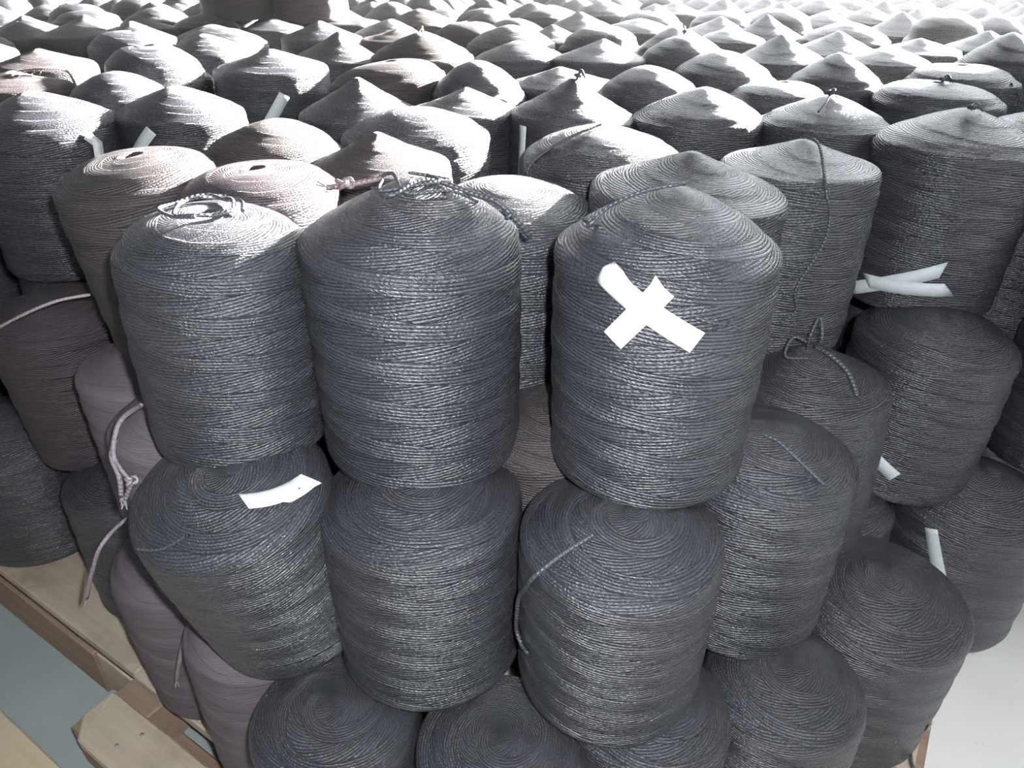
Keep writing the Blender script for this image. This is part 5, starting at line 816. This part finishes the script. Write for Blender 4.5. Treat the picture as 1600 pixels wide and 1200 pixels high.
LAB = {
    'X': 'black twine spool with a bright white tape cross, top of the front right stack',
    'C': 'large black twine spool with a tangled crown, top of the front middle stack',
    'A': 'black twine spool with flat sunken crown, top of the front left stack',
    'B1': 'black spool glimpsed between the front middle spool and the cross-taped one',
    'B2': 'black twine spool standing right behind the cross-taped spool',
    'B3': 'low black spool with a loose end down its left side, behind the cross-taped one',
    'B4': 'black spool with a long loose strand running from crown down its front',
    'B5': 'tall dark spool with grey tape strips crossed low on its wall, at the right edge',
    'B6': 'brown-black spool with hollow crown, left of the front left stack, top layer',
    'B7': 'brownish spool with hollow crown tucked directly behind the front left spool',
    'B8': 'brownish spool with knotted twine on top, mostly hidden behind front middle spool',
    'B9': 'black domed spool with sunlit right side, directly behind the front middle spool',
    'B10': 'black spool with bright white crown hidden behind the domed spool of the middle',
    'B11': 'brown spool with sunlit white crown between the hollow brown ones and the domed spool',
    'L': 'dark spool with bent tape strip at the left edge, top layer',
    'D1': 'dark spool with short tape strip and glaring right side, beside the left edge spool',
    'D2': 'tall dark spool with long slanting tape strip and sunlit right side',
    'D3': 'brown spool with tilted flat white crown, right of the slant-taped dark spool',
    'D4': 'squat domed dark spool behind the two taped spools at the left',
    'D5': 'brown spool with loops of loose thread over its crown, at the left edge',
    'D6': 'black spool with a small loose tail on top, right behind the long-strand spool',
    'D7': 'black cone-topped spool behind the domed spool with the trailing left end',
    'D8': 'black cone-topped spool with vertical tape strip and a knot on top',
    'D9': 'dark cone-topped spool partly hidden left of the vertical-taped one',
    'E1': 'dark spool with notched sunlit crown in the upper left rows',
    'E2': 'dark spool with white domed crown right of the notched one in the upper left',
    'E3': 'brown spool with white pointed crown at the left edge, behind the thread-looped one',
    'E4': 'pale grey draped-looking spool near the top left corner',
    'E5': 'pale spool left of the grey cone-topped one in the upper left rows',
    'E6': 'plain grey matt cone-topped spool beside the raised brown pair',
    'E7': 'dark spool with blazing white right side below the raised brown pair',
    'E8': 'dark low spool squeezed between the white domed crown and the blazing one',
    'E9': 'low spool with a glaring white crown just below the raised brown spools',
    'F1': 'pinkish brown cone-topped spool right of the raised brown pair',
    'F2': 'large pinkish brown spool with a frayed tip and white sunlit side',
    'F3': 'low pale brown spool partly behind the large pinkish one',
    'F4': 'black spool with sharp sunlit right edge, right of the large pinkish brown one',
    'F5': 'black low-crowned spool with a small pale peak, above the knot-topped one',
    'F6': 'black cone-topped far spool with dark straight wall and sunlit right edge',
    'F7': 'black pointed spool carrying a pale stub of twine on its tip',
    'F8': 'black spool with a dimpled crown between the knot-topped and the pointed ones',
    'F9': 'wide dark cone-topped spool right of the dimpled crown one',
    'G1': 'flat sun-bleached spool top wedged in front of two dark cones',
    'G2': 'dark pointed spool left of the flat buttoned pair at the right',
    'G3': 'small domed far spool above and right of the stub-tipped one',
    'G4': 'dark-fronted cone spool behind the wide cone-topped one, right of centre',
    'G5': 'flat-topped spool with a small knot button on top, behind the tall right spool',
    'G6': 'flat spool outlined by a bright rim, just behind the buttoned one',
    'G7': 'small glaring spool with a white drip of light, behind the flat pair',
    'G8': 'glaring white-edged spool directly behind the small glaring one',
    'G9': 'tall dark pointed spool at the right edge behind the flat pair',
    'H1': 'wide glaring domed spool with dark front in the far right rows',
    'H2': 'far spool with straight grey wall, upper right rows',
    'H3': 'far spool with ragged white crown, upper right of centre',
    'H4': 'far white-crowned spool with a small dark front near the top middle',
    'H5': 'small pinkish brown far spool near the top middle',
    'T1': 'raised brown spool, left one of the pair standing above the far rows',
    'T2': 'raised brown spool, right one of the pair standing above the far rows',
    'a': 'leaning black spool with a tape strip on its shoulder, under the front left spool',
    'b': 'black spool under the one with tangled crown, middle layer of the front middle stack',
    'c': 'black spool with long loose end down its left side, under the cross-taped one',
    'd': 'black spool with a thin strand over its crown, middle layer beside the taped stack',
    'e': 'black cone spool with a bow of twine on top, lower right of the tape cross',
    'g': 'black spool under the tall grey-taped one, middle layer at the right',
    'o': 'plum-black spool with a bright string across its crown, middle layer at the left',
    'pk': 'dusky spool glimpsed low in the gap between the front middle and right stacks',
    's': 'slim mauve sliver of spool left of the front left stack, middle layer',
    'b6': 'dark spool hidden under the hollow-crowned brown one',
    'i': 'black spool with swirling crown standing at the lower right corner',
    'h': 'black spool with an upright tape strip, bottom layer at the right edge',
    'j': 'dark spool glimpsed at the right edge behind the taped stack',
    'f': 'dusky dark spool deep in the gap, right of the lower front stacks',
    'm': 'black spool at the bottom, right of the loose-ended middle-layer one',
    'l': 'black spool with swirling crown cut off by the bottom edge',
    'k': 'black spool under the leaning one, bottom layer near the pallet',
    'p': 'dark spool on the pallet at the left edge, bottom layer',
    'q': 'very dark spool in shadow right of the left edge bottom one',
    'r': 'mauve matt spool standing on the pallet, left of the leaning black one',
    't': 'mauve matt spool low on the pallet between the bottom black ones and the other mauve',
    'n': 'black spool hidden at the bottom behind the swirling crown one',
}
ZS = {'X': 1.03, 'C': 1.05, 'A': .92, 'B1': 1.04, 'a': .97, 'b': .94, 'c': .92, 'k': .96, 'l': .95, 'm': .96}
DZ = {'X': -.002, 'C': -.012, 'A': .017, 'a': .040, 'b': .018, 'c': .024}
TILT = {'a': (12, -7), 'i': (3, 0), 'c': (2, 0), 'D3': (0, -5), 'B6': (3, -4), 'A': (0, 2), 'B5': (0, 1.5), 'g': (0, 2),
        'B7': (2, -3), 'r': (0, -3), 'B2': (0, 2), 'E1': (0, 3), 'D2': (2, 1), 'o': (2, -2), 'k': (0, -2), 'e': (0, -3), 'D8': (0, 3)}   # degrees: towards the camera, to the right
STYLE = {'A': 'flat', 'B3': 'dome', 'B4': 'cone', 'B6': 'flat', 'B7': 'flat', 'D3': 'flat', 'X': 'mound', 'C': 'mound', 'B5': 'mound', 'B9': 'dome',
         'G1': 'flat', 'G5': 'flat', 'G6': 'flat', 'D4': 'dome', 'L': 'mound', 'D1': 'mound', 'D2': 'cone', 'D8': 'cone', 'D7': 'mound', 'a': 'dome', 'b': 'dome', 'i': 'cone', 'g': 'dome', 'E1': 'flat', 'c': 'mound', 'l': 'cone', 'k': 'cone', 'o': 'dome'}
GROUP = {1: 'twine spools of the bottom layer', 2: 'twine spools of the middle layer', 3: 'twine spools of the top layer', 4: 'twine spools raised above the far rows'}
BYKEY = {}
cache = {}
def get_mesh(ch, style, col, seed, cols, rows, **kw):
    k = (ch, style, col, seed, cols, rows, tuple(kw.items()))
    if k not in cache: cache[k] = spool_mesh('winding', ch, style, TW[col], seed, cols, rows, **kw)
    return cache[k]
rnd = random.Random(11)
rest = []
SHORT = {'D2': 'slant-taped spool', 'D3': 'flat-crowned brown spool', 'D4': 'squat domed spool', 'D5': 'thread-looped brown spool', 'D6': 'small-tailed spool', 'D7': 'plain cone behind the left-tailed spool',
         'D8': 'knot-topped vertical-taped spool', 'D9': 'cone beside the vertical-taped spool', 'E1': 'notched-crown spool', 'E2': 'white domed-crown spool', 'E3': 'white-pointed brown spool', 'E4': 'pale draped-looking spool',
         'E6': 'grey matt spool', 'E7': 'blazing-sided spool', 'F1': 'pinkish cone spool', 'F2': 'frayed-tip brown spool', 'F4': 'sharp-edged lit spool', 'F5': 'pale-peaked low spool', 'F6': 'straight dark-walled spool',
         'F7': 'stub-tipped spool', 'F9': 'wide cone-topped spool', 'G2': 'pointed spool by the flat pair', 'G4': 'dark-fronted cone spool', 'G6': 'flat bright-rimmed spool', 'G9': 'tall pointed spool at the right edge',
         'H1': 'wide glaring domed spool', 'T1': 'left raised brown spool', 'T2': 'right raised brown spool', 'L': 'bent-taped edge spool', 'D1': 'short-taped spool', 'B5': 'tall cross-taped right spool'}
KEYED = {q[0]: q for q in T if q[0] in SHORT}
taken = set()
def far_label(x, y, z, col):
    hue = 'brown' if col == 'b' else 'black'
    best = sorted((math.hypot(q[2] - x, q[3] - y), k) for k, q in KEYED.items())
    for d, k in best[:3]:
        if d > .40: break
        q = KEYED[k]; dx, dy = x - q[2], y - q[3]
        # sideways as the camera sees it
        side = dx - dy * q[2] / max(q[3], .1)
        w = 'just behind the' if dy > .6 * abs(side) else 'just in front of the' if -dy > abs(side) else 'just right of the' if side > 0 else 'just left of the'
        if (w, k) in taken: continue
        taken.add((w, k))
        return ('%s twine spool %s %s' % (hue, w, SHORT[k]), 'spools of the further rows')
    px = 800 + 1150 * x / (y * .861 + .13)
    depth = 'farthest' if y > 3.6 else 'middle'
    where = 'left of the raised brown pair' if px < 330 else 'behind the raised brown pair' if px < 560 else 'behind the pinkish brown spools' if px < 800 else \
            'behind the straight dark-walled spool' if px < 1080 else 'behind the wide glaring domed spool' if px < 1360 else 'towards the glaring right corner'
    return ('%s twine spool with sunlit crown in the %s rows, %s' % (hue, depth, where), '%s spools of the %s rows %s' % (hue, depth, where))
for idx, (key, lev, x, y, z, r, ch, col, role) in enumerate(T):
    if role == 2: rest.append((x, y, z, r, ch)); continue
    near = y < 1.35; z += DZ.get(key, 0)
    if role == 1 and 1.7 < y and -.6 < x < .5 and rnd.random() < .10: col = 'b'
    if key == 'f9': pass
    sty = STYLE.get(key) or rnd.choice(['cone', 'dome', 'mound', 'cone', 'mound', 'flat'] if role else ['cone', 'mound', 'dome'])
    chq = ch if not role else rnd.choice([.035, .05, .065])
    if near and not role: me = get_mesh(chq, sty, col, idx % 97 + 1, 144, 190, bulge=rnd.choice([0, .006, .012]), taper=rnd.choice([0, .015, .025]))
    elif y < 2.2 and not role: me = get_mesh(chq, sty, col, idx % 5 + 1, 96, 110, bulge=.01)
    else: me = get_mesh(chq, sty, col, idx % 3 + 1, 64, 90, bulge=.01)
    root = link(bpy.data.objects.new('twine_spool', None)) if near and not role else None
    if root: w = mesh_obj('winding', me, root)
    else: root = mesh_obj('twine_spool', me)
    zs = ZS.get(key, 1)
    ty, tx = TILT.get(key, (0, 0)) if not role else (rnd.uniform(-3, 3), rnd.uniform(-3, 3))
    rot = Euler((R(ty), R(tx), 0))
    off = rot.to_matrix() @ Vector((0, 0, HR)) - Vector((0, 0, HR))
    root.location = (x - off.x, y - off.y, z)
    spin = rnd.uniform(0, 6.28)
    k = r / R0
    if root.type == 'EMPTY':
        root.rotation_euler = rot; w.rotation_euler = (0, 0, spin); w.scale = (k, k, zs)
    else:
        root.rotation_euler = (rot.to_matrix() @ Matrix.Rotation(spin, 3, 'Z')).to_euler(); root.scale = (k, k, 1)
    if role == 0:
        tag(root, LAB[key], 'spool', GROUP[lev]); BYKEY[key] = (root, r, ch, sty, col, spin if root.type == 'MESH' else 0)
    else:
        l, g = far_label(x, y, z, col); tag(root, l, 'spool', g)

# spools the photograph shows next to nothing of, which carry the rows above and close the field: one joined mass
def mass():
    prof = [(.1, .0), (.119, .006), (.1205, .05), (.1205, .225), (.117, .25), (.108, .262)]
    n = 22; V, F, UV = [], [], []
    for (x, y, z, r, ch) in rest:
        b = len(V); k = r / R0; P = prof + [(.06, .262 + ch * .55), (.015, .262 + ch)]
        s = 0
        for q, (rr, zz) in enumerate(P):
            if q: s += math.hypot(rr - P[q - 1][0], zz - P[q - 1][1])
            for j in range(n + 1):
                a = 2 * math.pi * j / n
                V.append((x + rr * k * math.cos(a), y + rr * k * math.sin(a), z + zz)); UV.append((j / n, s + x))
        for q in range(len(P) - 1):
            for j in range(n):
                a = b + q * (n + 1) + j; F.append((a, a + 1, a + n + 2, a + n + 1))
        F.append(tuple(b + (len(P) - 1) * (n + 1) + j for j in range(n))); F.append(tuple(b + j for j in range(n))[::-1])
    o = from_py('supporting_spools', V, F, TW['k'], UV, True)
    tag(o, 'mass of black twine spools packed under and around the visible rows', 'spool', None, 'stuff')
mass()

# ------------------------------------------------------------------ details on the spools (angles in degrees, 0 = towards the camera, + = to the right)
def wr(z):                                        # wall radius of the nominal profile
    P = profile(.04, 'dome'); m = [(p[1], p[0]) for p in P if .001 <= p[1] <= .262 and p[0] > .1]
    return float(np.interp(z, [a for a, _ in m], [b for _, b in m]))
def dirv(a, key):
    root, r, ch, sty, col, spin = BYKEY[key]
    yaw = math.atan2(root.location.x, root.location.y)           # 0 deg faces the camera
    a = R(a) - yaw; v = Vector((math.sin(a), -math.cos(a), 0))
    if spin: v = Matrix.Rotation(-spin, 3, 'Z') @ v
    return v
def W(key, a, z, off=.003):
    root, r, *_ = BYKEY[key]; k = 1 if root.type == 'MESH' else r / R0
    if z > .262: return K(key, a, 1 - (z - .262) / .115, off)
    return dirv(a, key) * ((wr(z) + off + .001) * k) + Vector((0, 0, z * ZS.get(key, 1)))
def K(key, a, rf, off=.003):
    root, r, ch, sty, *_ = BYKEY[key]; k = 1 if root.type == 'MESH' else r / R0
    z = ch * (1 - rf) ** 1.15 if sty == 'cone' else ch * (1 - rf ** 1.8) if sty == 'dome' else ch * (1 - rf ** 1.3) if sty == 'mound' else ch * (1 - rf ** 3.2)
    if rf > .82: z = ch * .15 * (1 - rf) / .18
    return dirv(a, key) * (rf * R0 * k) + Vector((0, 0, (.264 + z) * ZS.get(key, 1) + off))
def end(key, pts, rad=.0019, mat=None, fray=0, name='loose_end', parent=None):
    root, r, ch, sty, col, _ = BYKEY[key]
    return tube(name, pts, rad, LM[mat or col], parent or root, fray=fray, seed=len(pts))
def wtube(key, pts, rad, mat, fray=0, name='loose_end'):
    inv = (Matrix.Translation(BYKEY[key][0].location) @ BYKEY[key][0].rotation_euler.to_matrix().to_4x4()).inverted()
    return tube(name, [inv @ Vector(p) for p in pts], rad, LM[mat], BYKEY[key][0], fray=fray, seed=3)
def knot(key, p, size=.006, parent=None, mat=None):
    """a small overhand knot: three turns of strand about a centre"""
    root, r, ch, sty, col, _ = BYKEY[key]; pts = []
    for q in range(15):
        t = q / 14 * 2 * math.pi * 1.5
        pts.append(Vector(p) + Vector((math.sin(t) + 2 * math.sin(2 * t), math.cos(t) - 2 * math.cos(2 * t), -math.sin(3 * t) * 1.2)) * size * .4)
    return tube('knot', pts, .0021, LM[mat or col], parent or root)
def tape(key, a0, z0, a1, z1, wid=.025, mat=TAPE, off=.0022, curl=0., skew=0.):
    """a strip laid on the wall from (a0,z0) to (a1,z1), following its curve"""
    root, r, *_ = BYKEY[key]; k = 1 if root.type == 'MESH' else r / R0
    n = 14; V, F = [], []
    p0, p1 = Vector((R(a0) * r, z0)), Vector((R(a1) * r, z1)); d = (p1 - p0).normalized(); pr = Vector((-d.y, d.x))
    for q in range(n + 1):
        for s in (-.5, 0, .5):
            t = q / n
            p = p0.lerp(p1, t) + pr * (s * wid) + d * (skew * s * wid if q in (0, n) else 0)
            lift = off + curl * max(0, t - .7) ** 2
            for th_ in (0, .0004):
                V.append(tuple(W(key, math.degrees(p.x / r), p.y, lift + th_ - .001)))
    for q in range(n):
        for s in range(2):
            a = (q * 3 + s) * 2
            F += [(a, a + 2, a + 8, a + 6), (a + 1, a + 7, a + 9, a + 3)]
        a = q * 6
        F += [(a, a + 6, a + 7, a + 1), (a + 4, a + 5, a + 11, a + 10)]
    for q in (0, n):
        a = q * 6; F += [(a, a + 1, a + 3, a + 2), (a + 2, a + 3, a + 5, a + 4)]
    return from_py('tape_strip', V, F, mat, None, True, root)
# tape
tape('X', -29, .264, 18.5, .206, .0225, TAPE, .0024)
tape('X', 1, .258, -20, .200, .0225, TAPE, .0031)
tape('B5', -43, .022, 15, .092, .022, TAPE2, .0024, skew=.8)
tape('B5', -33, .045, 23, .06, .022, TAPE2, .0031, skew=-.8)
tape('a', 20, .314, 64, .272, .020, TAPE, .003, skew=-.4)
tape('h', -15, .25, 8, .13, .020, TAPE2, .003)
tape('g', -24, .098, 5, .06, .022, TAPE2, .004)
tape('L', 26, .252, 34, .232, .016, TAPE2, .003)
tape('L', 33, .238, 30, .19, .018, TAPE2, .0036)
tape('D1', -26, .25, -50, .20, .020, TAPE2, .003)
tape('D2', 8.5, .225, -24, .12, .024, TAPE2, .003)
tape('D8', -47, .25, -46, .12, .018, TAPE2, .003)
# loose ends
end('B4', [K('B4', 60, .12, .004), K('B4', 40, .3, .006), K('B4', 26, .6, .003), W('B4', 20, .255), W('B4', 26, .22), W('B4', 25, .18), W('B4', 14, .12), W('B4', 17, .085), W('B4', 8, .062)])
end('B3', [K('B3', -10, .15), K('B3', -40, .5), K('B3', -52, .85), W('B3', -58, .245, .005), W('B3', -58, .21), W('B3', -56, .15)])
end('c', [K('c', -35, .45, .002), K('c', -42, .75, .002), W('c', -46, .255, .004), W('c', -52, .225, .006), W('c', -60, .19, .006), W('c', -62, .15, .007), W('c', -64, .12, .006), W('c', -58, .108, .004), W('c', -50, .112, .004)], .0026)
e = end('X', [K('X', 60, .1, .004), K('X', 10, .2, .012), K('X', -40, .35, .014), K('X', -62, .55, .01), K('X', -66, .66, .004), K('X', -64, .72, .003)], .0018)
knot('X', K('X', -66, .72, .004), .006, e)
end('X', [W('X', 15, .232, .002), W('X', 24, .226, .004), W('X', 32, .222, .002)], .0014, fray=5)
for q, pts in enumerate([[(-80, .2), (-40, .34), (10, .22), (70, .3), (130, .25)], [(-120, .3), (-60, .12), (0, .3), (60, .42), (80, .62)], [(170, .2), (100, .4), (40, .18), (-20, .38), (-70, .3)]]):
    end('C', [K('C', a_, f_, .004 + .004 * (n_ % 2)) for n_, (a_, f_) in enumerate(pts)], .002)
e = end('C', [K('C', -100, .2, .004), K('C', -95, .45, .012), K('C', -92, .6, .02), K('C', -85, .66, .026)], .003, 'b', 8)
knot('C', K('C', -92, .52, .018), .008, e, 'b')
e = end('C', [K('C', 80, .3, .006), K('C', 75, .6, .012), K('C', 72, .8, .02), K('C', 74, .98, .012), K('C', 78, 1.08, -.002)], .003)
knot('C', K('C', 74, .9, .016), .006, e)
for q, (a0_, f0_) in enumerate([(0, .3), (60, .34), (150, .4), (220, .32)]):
    end('A', [K('A', a0_ + t_ * 38, f0_ + .05 * math.sin(t_ * 2 + q), .003 + .003 * (t_ % 2)) for t_ in range(6)], .002)
end('a', [K('a', -30, .7, .002), K('a', -50, .85, .002), K('a', -66, .97, .003)], .0018)
end('d', [K('d', -10, .3), K('d', 15, .35, .004), K('d', 35, .55, .003), K('d', 48, .85, .003)], .002)
end('e', [K('e', -30, .15), K('e', -20, .2, .03), K('e', 0, .1, .05), K('e', 20, .2, .03), K('e', 0, .12, .006)], .0024)
end('e', [K('e', 10, .12, .006), K('e', 40, .3, .016), K('e', 50, .55, .018), K('e', 46, .8, .012)], .003, fray=5)
end('e', [K('e', -40, .12, .01), K('e', -60, .3, .03), K('e', -50, .4, .012), K('e', -10, .25, .004)], .0022)
wtube('o', [(-0.8001, 1.02, 0.5692), (-0.7267, 1.0, 0.6068), (-0.6723, 1.0, 0.6276), (-0.6325, 1.02, 0.6291)], .0024, 'v')
end('i', [W('i', 62, .04), W('i', 64, .02, .008), W('i', 62, .004, .03)], .003, fray=9)
tape('i', 74, .09, 82, .055, .014, TAPE2, .003)
for key, hgt in (('B5', .008), ('G5', .012), ('F7', .018), ('D8', .016), ('F2', .012), ('D6', .01)):
    base = K(key, 0, .1, 0)
    e = end(key, [base, base + Vector((.003, 0, hgt * .6)), base + Vector((.008, .003, hgt)), base + Vector((.013, 0, hgt * .5))], .0028, fray=4)
    knot(key, base + Vector((.002, 0, hgt * .5)), .005, e)
end('D6', [K('D6', 5, .1), K('D6', -4, .4, .004), K('D6', -10, .62, .003)], .002)
end('G6', [K('G6', 60, .9), W('G6', 72, .24), W('G6', 74, .2), W('G6', 74, .15)], .0018)
for q in range(4):
    end('D5', [K('D5', 40 + q * 9, .2 + .1 * q, .004), K('D5', 60 + q * 5, .6, .02), K('D5', 80 + q * 4, .95, .016), W('D5', 84 - q * 6, .22, .006)], .0016)

e = wtube('s', [(-0.4393, 0.74, 0.6101), (-0.4439, 0.7, 0.6155), (-0.448, 0.68, 0.5985), (-0.4473, 0.67, 0.5792), (-0.4391, 0.67, 0.5556), (-0.4362, 0.67, 0.5501), (-0.4505, 0.67, 0.5238)], .003, 'p', 4)
inv_s = (Matrix.Translation(BYKEY['s'][0].location) @ BYKEY['s'][0].rotation_euler.to_matrix().to_4x4()).inverted()
knot('s', inv_s @ Vector((-.437, .67, .551)), .006, e)
wtube('s', [(-0.4480, 0.685, 0.5985), (-0.4509, 0.672, 0.5836), (-0.4421, 0.66, 0.5643), (-0.447, 0.66, 0.5367)], .003, 'p', 3)
wtube('s', [(-0.47, 0.78, 0.4317), (-0.506, 0.74, 0.4317), (-0.5194, 0.7, 0.4263), (-0.5444, 0.7, 0.382), (-0.5763, 0.71, 0.3188)], .0028, 'p', 5)
wtube('r', [(-0.455, 0.74, 0.262), (-0.4631, 0.72, 0.2379), (-0.473, 0.71, 0.2097), (-0.4965, 0.715, 0.1446)], .0034, 'p', 5)
